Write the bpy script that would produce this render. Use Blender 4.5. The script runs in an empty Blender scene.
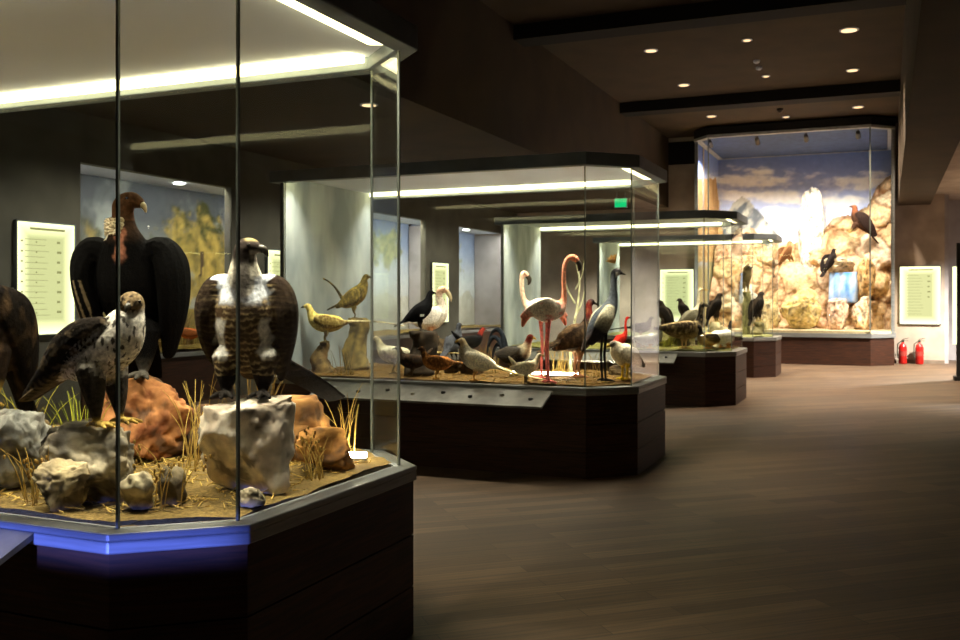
import bpy, bmesh, math, random
from mathutils import Vector, Matrix, noise, kdtree
R = math.radians
rnd = random.Random(7)
scn = bpy.context.scene
COL = bpy.data.collections.new('gallery'); scn.collection.children.link(COL)

# ------------------------------------------------------------------ camera
YAW = R(23.2); CAMZ = 1.65; F = 950.0; HV = 298.0
CS, SN = math.cos(YAW), math.sin(YAW)
def ray(u):
    a = (u - 480) / F
    return CS*a - SN, SN*a + CS          # dX, dY per metre of depth
def xy(u, zc):
    dx, dy = ray(u); return dx*zc, dy*zc
def hz(v, zc): return CAMZ + (HV - v)/F*zc
def xY(u, Y):
    dx, dy = ray(u); t = Y/dy; return dx*t, t
cam_d = bpy.data.cameras.new('camera'); cam = bpy.data.objects.new('camera', cam_d); COL.objects.link(cam)
cam_d.sensor_width = 23.6; cam_d.lens = 23.6*F/960; cam_d.shift_y = -(320-HV)/960
cam_d.clip_start = .05
cam.location = (0, 0, CAMZ); cam.rotation_euler = (R(90), 0, YAW)
cam_d.dof.use_dof = True; cam_d.dof.focus_distance = 5.2; cam_d.dof.aperture_fstop = 3.2
scn.camera = cam
scn.view_settings.view_transform = 'Standard'; scn.view_settings.look = 'None'; scn.view_settings.gamma = 1; scn.view_settings.exposure = .3
scn.view_settings.use_curve_mapping = False
scn.cycles.use_denoising = True; scn.cycles.transparent_max_bounces = 40

# ------------------------------------------------------------------ materials
def lin(c):
    o = []
    for x in c[:3]:
        x = x/255.0
        o.append(x/12.92 if x <= .04045 else ((x+.055)/1.055)**2.4)
    return tuple(o)
def rgba(c): return (*lin(c), 1.0)
MATS = {}
def newmat(name):
    m = bpy.data.materials.new(name); m.use_nodes = True
    nt = m.node_tree; nt.nodes.clear()
    out = nt.nodes.new('ShaderNodeOutputMaterial')
    return m, nt, nt.nodes, nt.links, out
def mat(name, c, rough=.6, metal=0, c2=None, scale=8, bump=0, stretch=(1,1,1), detail=6, spec=.4, lo=.35, hi=.65):
    if name in MATS: return MATS[name]
    m, nt, N, L, out = newmat(name)
    b = N.new('ShaderNodeBsdfPrincipled'); L.new(b.outputs[0], out.inputs[0])
    b.inputs['Roughness'].default_value = rough; b.inputs['Metallic'].default_value = metal
    b.inputs['Specular IOR Level'].default_value = spec
    if c2 is None: c2 = tuple(max(0, x*.86) for x in c)
    tc = N.new('ShaderNodeTexCoord'); mp = N.new('ShaderNodeMapping'); mp.inputs['Scale'].default_value = stretch
    nz = N.new('ShaderNodeTexNoise'); nz.inputs['Scale'].default_value = scale; nz.inputs['Detail'].default_value = detail
    L.new(tc.outputs['Object'], mp.inputs[0]); L.new(mp.outputs[0], nz.inputs['Vector'])
    cr = N.new('ShaderNodeValToRGB'); cr.color_ramp.elements[0].position = lo; cr.color_ramp.elements[1].position = hi
    cr.color_ramp.elements[0].color = rgba(c2); cr.color_ramp.elements[1].color = rgba(c)
    L.new(nz.outputs['Fac'], cr.inputs[0]); L.new(cr.outputs[0], b.inputs['Base Color'])
    if bump:
        bp = N.new('ShaderNodeBump'); bp.inputs['Strength'].default_value = bump; bp.inputs['Distance'].default_value = .02
        L.new(nz.outputs['Fac'], bp.inputs['Height']); L.new(bp.outputs[0], b.inputs['Normal'])
    MATS[name] = m; return m
def emit(name, c, s):
    m, nt, N, L, out = newmat(name)
    e = N.new('ShaderNodeEmission'); e.inputs[0].default_value = rgba(c); e.inputs[1].default_value = s
    L.new(e.outputs[0], out.inputs[0]); MATS[name] = m; return m
def attrmat(name, rough=.85, var=.35, scale=40, bump=.25, spec=.2, stretch=(1,1,1)):
    m, nt, N, L, out = newmat(name)
    b = N.new('ShaderNodeBsdfPrincipled'); L.new(b.outputs[0], out.inputs[0])
    b.inputs['Roughness'].default_value = rough; b.inputs['Specular IOR Level'].default_value = spec
    at = N.new('ShaderNodeAttribute'); at.attribute_name = 'Col'
    tc = N.new('ShaderNodeTexCoord'); mp = N.new('ShaderNodeMapping'); mp.inputs['Scale'].default_value = stretch
    nz = N.new('ShaderNodeTexNoise'); nz.inputs['Scale'].default_value = scale; nz.inputs['Detail'].default_value = 5
    L.new(tc.outputs['Object'], mp.inputs[0]); L.new(mp.outputs[0], nz.inputs['Vector'])
    mr = N.new('ShaderNodeMapRange'); mr.inputs[1].default_value = .3; mr.inputs[2].default_value = .7
    mr.inputs[3].default_value = 1-var; mr.inputs[4].default_value = 1+var
    L.new(nz.outputs['Fac'], mr.inputs[0])
    mx = N.new('ShaderNodeMix'); mx.data_type = 'RGBA'; mx.blend_type = 'MULTIPLY'; mx.inputs[0].default_value = 1
    L.new(at.outputs['Color'], mx.inputs[6]); L.new(mr.outputs[0], mx.inputs[7]); L.new(mx.outputs[2], b.inputs['Base Color'])
    if bump:
        bp = N.new('ShaderNodeBump'); bp.inputs['Strength'].default_value = bump; bp.inputs['Distance'].default_value = .01
        L.new(nz.outputs['Fac'], bp.inputs['Height']); L.new(bp.outputs[0], b.inputs['Normal'])
    MATS[name] = m; return m
def glassmat(name, tint, f0=.04):
    m, nt, N, L, out = newmat(name)
    t = N.new('ShaderNodeBsdfTransparent'); t.inputs[0].default_value = (*tint, 1)
    g = N.new('ShaderNodeBsdfGlossy'); g.inputs['Roughness'].default_value = 0.0; g.inputs[0].default_value = (1, 1, 1, 1)
    geo = N.new('ShaderNodeNewGeometry'); d = N.new('ShaderNodeVectorMath'); d.operation = 'DOT_PRODUCT'
    L.new(geo.outputs['Normal'], d.inputs[0]); L.new(geo.outputs['Incoming'], d.inputs[1])
    def M(op, a, b=None):
        n = N.new('ShaderNodeMath'); n.operation = op
        for i, x in enumerate((a, b)):
            if x is None: continue
            if isinstance(x, (int, float)): n.inputs[i].default_value = x
            else: L.new(x, n.inputs[i])
        return n.outputs[0]
    c = M('ABSOLUTE', d.outputs['Value']); c = M('SUBTRACT', 1, c); c = M('POWER', c, 5)
    fr = M('ADD', M('MULTIPLY', c, 1-f0), f0)
    mx = N.new('ShaderNodeMixShader'); L.new(fr, mx.inputs[0]); L.new(t.outputs[0], mx.inputs[1]); L.new(g.outputs[0], mx.inputs[2])
    L.new(mx.outputs[0], out.inputs[0]); MATS[name] = m; return m
GLASS = glassmat('clear_glass', (.97, .982, .975), .007)
FEATHER = attrmat('plumage', .95, .38, 60, .5, .06)
MURAL = attrmat('painted_mural', .85, .08, 6, 0, .15)
ROCKM = attrmat('rock_surface', .95, .32, 14, .7, .15)
PLANTM = attrmat('dry_plant', .9, .2, 30, 0, .1)
GROUNDM = attrmat('soil', 1, .5, 60, .6, .05)
BEAK = mat('beak_horn', (60, 55, 45), .4); BEAKY = mat('beak_yellow', (190, 150, 50), .4); BEAKP = mat('beak_pale', (200, 185, 150), .4)
EYEM = mat('glass_eye', (20, 12, 6), .1, spec=.6)
METAL = mat('brushed_grey_metal', (150, 152, 152), .42, .55, scale=3, stretch=(1, 1, 14))
METALD = mat('dark_frame_metal', (126, 136, 144), .5, .0, scale=3)
JOINT = mat('glass_joint_silicone', (104, 110, 104), .35)
CEILP = mat('case_ceiling_white', (214, 222, 240), .8, c2=(210, 218, 236), scale=1)
LED = emit('led_strip', (255, 240, 176), 7.5)
LEDF = emit('led_floor_strip', (255, 240, 205), 100)
DARK = mat('dark_paint', (30, 27, 24), .8)

def wood(name, c, c2, rough=.5):
    m, nt, N, L, out = newmat(name)
    b = N.new('ShaderNodeBsdfPrincipled'); L.new(b.outputs[0], out.inputs[0]); b.inputs['Roughness'].default_value = rough
    b.inputs['Specular IOR Level'].default_value = .3
    tc = N.new('ShaderNodeTexCoord'); mp = N.new('ShaderNodeMapping'); mp.inputs['Scale'].default_value = (1.2, 1.2, 22)
    nz = N.new('ShaderNodeTexNoise'); nz.inputs['Scale'].default_value = 3; nz.inputs['Detail'].default_value = 8; nz.inputs['Distortion'].default_value = .6
    L.new(tc.outputs['Object'], mp.inputs[0]); L.new(mp.outputs[0], nz.inputs['Vector'])
    cr = N.new('ShaderNodeValToRGB'); cr.color_ramp.elements[0].position = .35; cr.color_ramp.elements[1].position = .7
    cr.color_ramp.elements[0].color = rgba(c2); cr.color_ramp.elements[1].color = rgba(c)
    L.new(nz.outputs['Fac'], cr.inputs[0]); L.new(cr.outputs[0], b.inputs['Base Color']); MATS[name] = m; return m
WOOD = wood('dark_red_wood', (68, 37, 22), (36, 20, 13))

def floor_mat():
    m, nt, N, L, out = newmat('wood_plank_floor')
    b = N.new('ShaderNodeBsdfPrincipled'); L.new(b.outputs[0], out.inputs[0])
    tc = N.new('ShaderNodeTexCoord'); mp = N.new('ShaderNodeMapping'); mp.inputs['Rotation'].default_value = (0, 0, R(-42))
    L.new(tc.outputs['Object'], mp.inputs[0])
    br = N.new('ShaderNodeTexBrick'); br.inputs['Scale'].default_value = 1.0
    br.inputs['Brick Width'].default_value = 1.3; br.inputs['Row Height'].default_value = .14; br.inputs['Mortar Size'].default_value = .0025
    br.inputs['Color1'].default_value = rgba((100, 80, 62)); br.inputs['Color2'].default_value = rgba((74, 59, 46)); br.inputs['Mortar'].default_value = rgba((56, 48, 41))
    br.inputs['Bias'].default_value = 0; br.offset = .37
    L.new(mp.outputs[0], br.inputs['Vector'])
    mp2 = N.new('ShaderNodeMapping'); mp2.inputs['Scale'].default_value = (1.2, 26, 1); L.new(mp.outputs[0], mp2.inputs[0])
    nz = N.new('ShaderNodeTexNoise'); nz.inputs['Scale'].default_value = 1.6; nz.inputs['Detail'].default_value = 8; nz.inputs['Distortion'].default_value = .3
    L.new(mp2.outputs[0], nz.inputs['Vector'])
    mr = N.new('ShaderNodeMapRange'); mr.inputs[1].default_value = .3; mr.inputs[2].default_value = .7; mr.inputs[3].default_value = .5; mr.inputs[4].default_value = 1.3
    L.new(nz.outputs['Fac'], mr.inputs[0])
    mx = N.new('ShaderNodeMix'); mx.data_type = 'RGBA'; mx.blend_type = 'MULTIPLY'; mx.inputs[0].default_value = 1
    L.new(br.outputs['Color'], mx.inputs[6]); L.new(mr.outputs[0], mx.inputs[7]); L.new(mx.outputs[2], b.inputs['Base Color'])
    r2 = N.new('ShaderNodeMapRange'); r2.inputs[3].default_value = .42; r2.inputs[4].default_value = .62; L.new(nz.outputs['Fac'], r2.inputs[0]); L.new(r2.outputs[0], b.inputs['Roughness'])
    b.inputs['Specular IOR Level'].default_value = .25
    bp = N.new('ShaderNodeBump'); bp.inputs['Strength'].default_value = .15; bp.inputs['Distance'].default_value = .004
    L.new(nz.outputs['Fac'], bp.inputs['Height']); L.new(bp.outputs[0], b.inputs['Normal'])
    return m
FLOORM = floor_mat()
WALLB = mat('beige_wall', (176, 160, 146), .9, scale=2)
WALLG = mat('grey_lavender_wall', (170, 165, 168), .9, scale=2)
WALLL = mat('brown_grey_wall', (100, 97, 84), .9, scale=2)
CEILM = mat('brown_ceiling', (67, 52, 34), .9, scale=1.5)
CEILD = mat('dark_beam_paint', (20, 16, 13), .9)

# ------------------------------------------------------------------ mesh helpers
class MB:
    def __init__(s): s.v = []; s.f = []; s.c = []
    def add(s, vs, fs, col=None):
        o = len(s.v); s.v += [tuple(v) for v in vs]; s.f += [tuple(i+o for i in f) for f in fs]
        s.c += [col or (1, 1, 1)]*len(vs); return s
    def box(s, x0, x1, y0, y1, z0, z1, col=None):
        return s.prism([(x0, y0), (x1, y0), (x1, y1), (x0, y1)], z0, z1, col)
    def prism(s, P, z0, z1, col=None):
        n = len(P); vs = [(x, y, z0) for x, y in P] + [(x, y, z1) for x, y in P]
        fs = [tuple(range(n-1, -1, -1)), tuple(range(n, 2*n))] + [(i, (i+1) % n, n+(i+1) % n, n+i) for i in range(n)]
        return s.add(vs, fs, col)
    def ring(s, A, B, z0, z1, col=None):
        n = len(A); vs = [(x, y, z0) for x, y in A]+[(x, y, z1) for x, y in A]+[(x, y, z0) for x, y in B]+[(x, y, z1) for x, y in B]
        fs = []
        for i in range(n):
            j = (i+1) % n
            fs += [(i, j, n+j, n+i), (2*n+j, 2*n+i, 3*n+i, 3*n+j), (n+i, n+j, 3*n+j, 3*n+i), (j, i, 2*n+i, 2*n+j)]
        return s.add(vs, fs, col)
    def bar(s, a, b, w, h, col=None):
        a, b = Vector(a), Vector(b); t = (b-a).normalized()
        up = Vector((0, 0, 1)) if abs(t.z) < .9 else Vector((0, 1, 0))
        sd = t.cross(up).normalized(); up = sd.cross(t)
        vs = [p + sd*sx*w/2 + up*sz*h/2 for p in (a, b) for sx, sz in ((-1, -1), (1, -1), (1, 1), (-1, 1))]
        return s.add(vs, [(3, 2, 1, 0), (4, 5, 6, 7), (0, 1, 5, 4), (1, 2, 6, 5), (2, 3, 7, 6), (3, 0, 4, 7)], col)
    def tube(s, pts, rad, seg=10, col=None, cols=None):
        loft(s, [Vector(p) for p in pts], [(r, r) if not isinstance(r, tuple) else r for r in rad], cols or [col or (1, 1, 1)]*len(pts), seg=seg, sub=1)
        return s
    def lathe(s, prof, cx=0, cy=0, z=0, seg=20, col=None):
        vs = []; fs = []; n = len(prof)
        for r, h in prof:
            for k in range(seg):
                a = 2*math.pi*k/seg; vs.append((cx+r*math.cos(a), cy+r*math.sin(a), z+h))
        for i in range(n-1):
            for k in range(seg):
                k2 = (k+1) % seg; fs.append((i*seg+k, i*seg+k2, (i+1)*seg+k2, (i+1)*seg+k))
        fs.append(tuple(range(seg-1, -1, -1))); fs.append(tuple((n-1)*seg+k for k in range(seg)))
        return s.add(vs, fs, col)
    def mesh(s, name, m, smooth=False, color=False):
        me = bpy.data.meshes.new(name); me.from_pydata(s.v, [], s.f)
        if color:
            at = me.color_attributes.new('Col', 'FLOAT_COLOR', 'POINT')
            at.data.foreach_set('color', [x for c in s.c for x in (c[0], c[1], c[2], 1.0)])
        for mm in (m if isinstance(m, (list, tuple)) else [m]): me.materials.append(mm)
        if smooth: me.polygons.foreach_set('use_smooth', [True]*len(me.polygons))
        me.update(); return me
    def build(s, name, m, parent=None, smooth=False, color=False, bevel=0):
        o = bpy.data.objects.new(name, s.mesh(name, m, smooth, color)); COL.objects.link(o)
        if parent: o.parent = parent
        if bevel:
            b = o.modifiers.new('bevel', 'BEVEL'); b.width = bevel; b.segments = 2; b.limit_method = 'ANGLE'
        return o
def catmull(L, t):
    n = len(L)-1; i = min(int(t), n-1); u = t-i
    p0, p1, p2, p3 = L[max(i-1, 0)], L[i], L[i+1], L[min(i+2, n)]
    out = []
    for a, b, c, d in zip(p0, p1, p2, p3):
        out.append(.5*((2*b)+(-a+c)*u+(2*a-5*b+4*c-d)*u*u+(-a+3*b-3*c+d)*u**3))
    return out
def loft(mb, pts, rads, cols, seg=14, sub=4, side=(0, 1, 0), lin_col=True):
    n = len(pts)-1
    P = []; Q = []; C = []
    for k in range(n*sub+1):
        t = k/sub
        P.append(Vector(catmull([tuple(p) for p in pts], t))); q = catmull([tuple(r) for r in rads], t); Q.append((max(q[0], 5e-4), max(q[1], 5e-4)))
        i = min(int(t), n-1); w = t-i; C.append(tuple(cols[i][j]*(1-w)+cols[i+1][j]*w for j in range(3)))
    # rounded caps
    def cap(a, b, ra, ca):
        d = (a-b); d = d.normalized() if d.length > 1e-9 else Vector((0, 0, 1)); h = min(ra)*.8
        return [(a+d*h*.6, (ra[0]*.8, ra[1]*.8), ca), (a+d*h*.95, (ra[0]*.4, ra[1]*.4), ca)]
    e = cap(P[-1], P[-2], Q[-1], C[-1]); b = cap(P[0], P[1], Q[0], C[0])
    P = [b[1][0], b[0][0]]+P+[e[0][0], e[1][0]]; Q = [b[1][1], b[0][1]]+Q+[e[0][1], e[1][1]]; C = [b[1][2], b[0][2]]+C+[e[0][2], e[1][2]]
    sd = Vector(side); vs = []; cc = []; fs = []
    for i in range(len(P)):
        t = P[min(i+1, len(P)-1)]-P[max(i-1, 0)]; t = t.normalized() if t.length > 1e-9 else Vector((1, 0, 0))
        sd = sd - t*sd.dot(t)
        if sd.length < 1e-4: sd = t.orthogonal()
        sd.normalize(); up = t.cross(sd)
        for k in range(seg):
            a = 2*math.pi*k/seg; vs.append(P[i]+sd*math.cos(a)*Q[i][0]+up*math.sin(a)*Q[i][1]); cc.append(C[i])
    m = len(P)
    for i in range(m-1):
        for k in range(seg):
            k2 = (k+1) % seg; fs.append((i*seg+k, i*seg+k2, (i+1)*seg+k2, (i+1)*seg+k))
    fs.append(tuple(range(seg-1, -1, -1))); fs.append(tuple((m-1)*seg+k for k in range(seg)))
    o = len(mb.v); mb.v += [tuple(v) for v in vs]; mb.c += cc; mb.f += [tuple(i+o for i in f) for f in fs]
def tag(o, label=None, cat=None, group=None, kind=None):
    if label: o['label'] = label
    if cat: o['category'] = cat
    if group: o['group'] = group
    if kind: o['kind'] = kind
    return o
def empty(name, loc=(0, 0, 0), rz=0):
    o = bpy.data.objects.new(name, None); COL.objects.link(o); o.location = loc; o.rotation_euler.z = rz; o.empty_display_size = .2; return o
def struct(o): o['kind'] = 'structure'; return o
def offset(P, d):
    n = len(P); out = []
    for i in range(n):
        a, b, c = Vector(P[i-1]), Vector(P[i]), Vector(P[(i+1) % n])
        e1 = (b-a).normalized(); e2 = (c-b).normalized()
        n1 = Vector((e1.y, -e1.x)); n2 = Vector((e2.y, -e2.x))
        k = 1+n1.dot(n2); out.append(tuple(b+(n1+n2)*d/k))
    return out

# ------------------------------------------------------------------ the hall
YFAR = 26.4; XL = -10.1; ZN = 6.1; ZA = 4.17
struct(MB().box(-12, 7, -5, 30, -.12, 0).build('floor', FLOORM))
struct(MB().box(-5.75, .4, -5, YFAR+.2, ZN, ZN+.15).build('ceiling', CEILM))
struct(MB().box(-12, -5.6, -5, 30, ZA, ZA+.12).build('ceiling_left_aisle', CEILM))
struct(MB().box(-5.75, -5.6, -5, YFAR, ZA+.12, ZN).build('wall_left_bulkhead', CEILM))
struct(MB().box(.25, 1.0, -5, YFAR, 4.0, ZN).build('wall_right_bulkhead', CEILM))
struct(MB().box(1.0, 7, -5, 30, 4.25, 4.4).build('ceiling_right_aisle', WALLB))
for i, y in enumerate((14.45, 21.15)):
    struct(MB().box(-5.6, .25, y, y+.5, ZN-.24, ZN).build('beam', CEILD))
# far wall with the opening of the big diorama
DX0, DX1 = -4.65, .13
struct(MB().box(-12, DX0, YFAR, YFAR+.2, 0, ZN).build('wall_far_left', WALLB))
struct(MB().box(DX1, 1.32, YFAR, YFAR+.2, 0, ZN).build('wall_far_right', WALLB))
struct(MB().box(DX0, DX1, YFAR, YFAR+.2, 5.95, ZN).build('wall_far_header', CEILD))
struct(MB().box(1.32, 7, 28.2, 28.4, 0, 4.3).build('wall_recess', WALLG))
struct(MB().box(1.32, 1.42, YFAR+.2, 28.2, 0, 4.3).build('wall_recess_side', WALLG))
struct(MB().box(6.9, 7.1, -5, 30, 0, 4.3).build('wall_right', WALLG))
struct(MB().box(-12, 7, -5.2, -5, 0, ZN).build('wall_near', WALLL))
struct(MB().box(DX1, 1.32, YFAR-.015, YFAR, 0, .09).build('baseboard_far', mat('skirting', (120, 106, 92), .6)))
struct(MB().box(-5.6, DX0, YFAR-.02, YFAR, 5.35, 5.98).build('trim_1', CEILD))
# left wall: piers, sill and header around four wall dioramas
OPEN = [(4.6, 8.45), (9.75, 13.0), (15.4, 20.3), (22.2, 25.7)]
w = MB(); y = -5
for a, b in OPEN:
    w.box(XL-.15, XL, y, a, 0, ZA); y = b
w.box(XL-.15, XL, y, YFAR, 0, ZA)
for a, b in OPEN: w.box(XL-.15, XL, a, b, 3.5, ZA)
struct(w.build('wall_left', WALLL))
struct(MB().box(-8.6, -8.3, 28, 28.2, 0, .1).build('trim_2', DARK)) if False else None

# ------------------------------------------------------------------ glass display cases
def pane(a, b, z0, z1, th=.012):
    a, b = Vector(a), Vector(b); e = (b-a).normalized(); n = Vector((-e.y, e.x))*th
    m = .004; a2 = a+e*m; b2 = b-e*m
    return MB().prism([tuple(a2), tuple(b2), tuple(b2+n), tuple(a2+n)], z0, z1)
XCL = -5.9
CASES = [  # yf, xA, yB, yC, yb
    (2.60, -2.52, 2.873, 4.136, 4.43), (8.40, -2.55, 8.75, 9.90, 10.25),
    (14.64, -2.56, 15.0, 16.15, 16.5), (20.34, -2.56, 20.7, 21.75, 22.1)]
CLAB = ['large octagonal glass case of perched birds of prey, nearest to the viewer',
        'octagonal glass case holding the flamingo and crowned crane, second along the hall',
        'octagonal glass case holding the goose and ducks, third along the hall',
        'octagonal glass case with raptors on a tall stump, last before the rocky diorama']
SOILC = [lin((118, 98, 58)), lin((98, 76, 42)), lin((116, 112, 66)), lin((120, 118, 78))]
PANELM = mat('painted_cloud_panel', (176, 182, 186), .8, c2=(128, 136, 144), scale=1.6, detail=5, stretch=(1, 1.6, .7), lo=.38, hi=.66)
FOOT = []
LEDP = 56
def led_lamp(root, inv, loc, lx, ly, rz, power, tilt=0, spread=104, col=(1, .92, .72)):
    l = bpy.data.lights.new('led_lamp', 'AREA'); l.shape = 'RECTANGLE'; l.size = lx; l.size_y = ly; l.energy = power; l.spread = R(spread); l.color = col
    o = bpy.data.objects.new('led_lamp', l); COL.objects.link(o); o.parent = root; o.matrix_parent_inverse = inv
    o.location = loc; o.rotation_euler = (tilt, 0, rz)
for k, (yf, xA, yB, yC, yb) in enumerate(CASES):
    P = [(XCL, yf), (xA, yf), (-2.2, yB), (-2.2, yC), (xA, yb), (XCL, yb)]; FOOT.append(P)
    root = empty('display_case', ((XCL-2.2)/2, (yf+yb)/2, 0)); inv = Matrix.Translation(-root.location)
    tag(root, CLAB[k], 'display case', 'glass display cases down the hall')
    def part(mb, name, m, **kw):
        o = mb.build(name, m, root, **kw); o.matrix_parent_inverse = inv; return o
    pl = MB(); pl.prism(offset(P, .05), 0, .755)
    for z0, z1 in ((.0, .232), (.24, .485), (.493, .754)): pl.prism(offset(P, .06), z0, z1)
    part(pl, 'plinth', WOOD)
    part(MB().prism(offset(P, .075), .755, .80).ring(offset(P, .075), offset(P, -.03), .80, .828), 'ledge', METAL, bevel=.006)
    # soil
    g = MB(); nx, ny = 74, 38; Q = offset(P, -.035)
    def inside(x, y):
        return all((Q[(i+1) % 6][0]-Q[i][0])*(y-Q[i][1])-(Q[(i+1) % 6][1]-Q[i][1])*(x-Q[i][0]) >= -1e-6 for i in range(6))
    vs = []; idx = {}
    for i in range(nx+1):
        for j in range(ny+1):
            x = Q[0][0]+(Q[2][0]-Q[0][0])*i/nx; y_ = Q[0][1]+(Q[5][1]-Q[0][1])*j/ny
            if inside(x, y_):
                z = .842+.022*noise.fractal(Vector((x*2.2, y_*2.2, k*3.1)), .8, 2, 4)
                c = SOILC[k]; f = .75+.5*noise.noise(Vector((x*5, y_*5, k)))
                idx[i, j] = len(g.v); g.v.append((x, y_, z)); g.c.append(tuple(a*f for a in c))
    for i in range(nx):
        for j in range(ny):
            q = [(i, j), (i+1, j), (i+1, j+1), (i, j+1)]
            if all(a in idx for a in q): g.f.append(tuple(idx[a] for a in q))
            elif sum(a in idx for a in q) == 3: g.f.append(tuple(idx[a] for a in q if a in idx))
    part(g.prism(Q, .802, .824, SOILC[k]), 'soil_bed', GROUNDM, smooth=True, color=True)
    # panes, joints
    for i in range(5):
        part(pane(P[i], P[i+1], .828, 2.875), 'glass_pane', GLASS)
    jt = []
    for i in range(1, 5):
        a = Vector(offset(P, -.006)[i]); jt.append(a)
        part(MB().bar((a.x, a.y, .828), (a.x, a.y, 2.87), .011, .011), 'joint', JOINT)
    part(MB().box(XCL, XCL+.05, yf+.03, yb-.03, .828, 2.93), 'end_panel', PANELM)
    part(MB().box(XCL, XCL+.045, yf, yf+.03, .828, 2.87), 'corner_post', METAL)
    part(MB().box(XCL, XCL+.045, yb-.03, yb, .828, 2.87), 'corner_post', METAL)
    part(MB().ring(offset(P, .08), offset(P, -.03), 2.865, 2.985), 'top_frame', METALD, bevel=.006)
    part(MB().prism(offset(P, -.03), 2.93, 2.975), 'ceiling_panel', CEILP)
    A_, B_ = offset(P, -.055), offset(P, -.14)
    sx = []
    for i in range(6):
        j = (i+1) % 6
        part(MB().prism([A_[i], A_[j], B_[j], B_[i]], 2.893, 2.929), 'light_strip', LED) if i in (0, 2, 4) else None
    # LED lamps of the strips: they shine downwards
    S = offset(P, -.095)
    for i, pw in ((0, 1.1), (2, .44), (4, 1.1)):
        a, b = Vector(S[i]), Vector(S[i+1]); m_ = (a+b)/2; d = b-a
        led_lamp(root, inv, (m_.x, m_.y, 2.888), d.length*.97, .06, math.atan2(d.y, d.x), pw*LEDP)
    # info rail on the front
    x0, x1 = -5.3, (-2.84 if k != 2 else -2.95); yo = yf-.075
    if k < 3:
        rl = MB(); prof = [(yo, .80), (yo, .775), (yo-.30, .655), (yo-.30, .675)]
        vs = [(x0, a, b) for a, b in prof]+[(x1, a, b) for a, b in prof]
        rl.add(vs, [(0, 1, 2, 3), (7, 6, 5, 4), (1, 0, 4, 5), (2, 1, 5, 6), (3, 2, 6, 7), (0, 3, 7, 4)])
        shelf = part(rl, 'label_shelf', mat('label_shelf_metal', (116, 114, 108), .45, .2, c2=(94, 92, 87), scale=9))
        for q in range(8 if k < 2 else 3):
            bx = x0+.2+q*(x1-x0-.35)/(7 if k < 2 else 2); by = yo-.13-.05*(q % 2)
            bz = .80-(yo-by)/.30*.125
            MB().lathe([(.022, -.01), (.022, .012), (.016, .018)], bx, by, bz, 12).build('button', mat('button_dark' if q % 3 else 'button_pale', (40, 38, 36) if q % 3 else (150, 145, 135), .4), shelf).matrix_parent_inverse = Matrix()
# floor lamps inside the cases
def floor_lamp(a, b, lab):
    r = empty('floor_light_bar', (a[0], a[1], .845)); tag(r, lab, 'light')
    d = Vector((b[0]-a[0], b[1]-a[1], 0))
    MB().bar((0, 0, .01), tuple(d+Vector((0, 0, .01))), .06, .022).build('housing', METAL, r)
    MB().bar(tuple(d*.02+Vector((0, 0, .031))), tuple(d*.98+Vector((0, 0, .031))), .045, .02).build('diffuser', LEDF, r)
floor_lamp((-2.52, 4.02), (-2.36, 4.09), 'short white light bar on the soil beside the ochre rock in the raptor case')
floor_lamp((-3.62, 9.25), (-2.86, 9.25), 'long white light bar on the soil behind the flamingo legs')

# ------------------------------------------------------------------ wall dioramas (left wall)
def grid_mural(name, f, x0, x1, z0, z1, nx, nz, put, parent):
    g = MB()
    for i in range(nx+1):
        for j in range(nz+1):
            s, t = x0+(x1-x0)*i/nx, z0+(z1-z0)*j/nz
            g.v.append(put(s, t)); g.c.append(f(s, t))
    for i in range(nx):
        for j in range(nz):
            a = i*(nz+1)+j; g.f.append((a, a+nz+1, a+nz+2, a+1))
    o = g.build(name, MURAL, parent, smooth=True, color=True)
    sd = o.modifiers.new('thickness', 'SOLIDIFY'); sd.thickness = .03; return o
def fb(x, y, s, seed=0, o=5): return noise.fractal(Vector((x*s, y*s, seed)), .9, 2.1, o)
def mixc(a, b, t):
    t = max(0, min(1, t)); return tuple(p*(1-t)+q*t for p, q in zip(a, b))
def ss(a, b, x):
    t = max(0, min(1, (x-a)/(b-a))); return t*t*(3-2*t)
def forest(s, t, seed):
    sky = mixc(lin((150, 149, 138)), lin((66, 70, 76)), ss(1.4, 3.2, t+.15*fb(s, t, .8, seed)))
    c = mixc(sky, lin((150, 155, 150)), .5*ss(.1, .6, fb(s, t, .9, seed+3)))
    hill = 1.45+.12*fb(s, 0, .7, seed+5)
    if t < hill: c = mixc(lin((150, 128, 62)), lin((104, 92, 46)), .5+.6*fb(s, t, 3, seed))
    for cx, cz, rx, rz, tr in ((13.85, 2.5, 1.05, .85, 1), (12.6, 2.15, .5, .55, .8), (14.9, 2.4, .5, .7, 1), (11.2, 2.2, .5, .6, .8), (13.4, 1.8, .6, .35, .9), (16.4, 2.5, .9, .6, 1), (18.9, 2.0, .7, .8, .9), (23.4, 2.1, .8, .8, 1), (6.5, 2.1, 1, .9, 1)):
        d = math.hypot((s-cx)/rx, (t-cz)/rz)+.55*fb(s, t, 2.6, seed+9)
        m = ss(1.05, .75, d)*tr
        if m > 0:
            lf = mixc(lin((54, 56, 30)), lin((176, 150, 78)), .5+.55*fb(s, t, 5, seed+cx)-.5*(t-cz)/rz)
            c = mixc(c, lf, m)
        if abs(s-cx-.04*math.sin(t*6)) < .035 and 1.2 < t < cz: c = lin((70, 55, 38))
    return c
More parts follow.
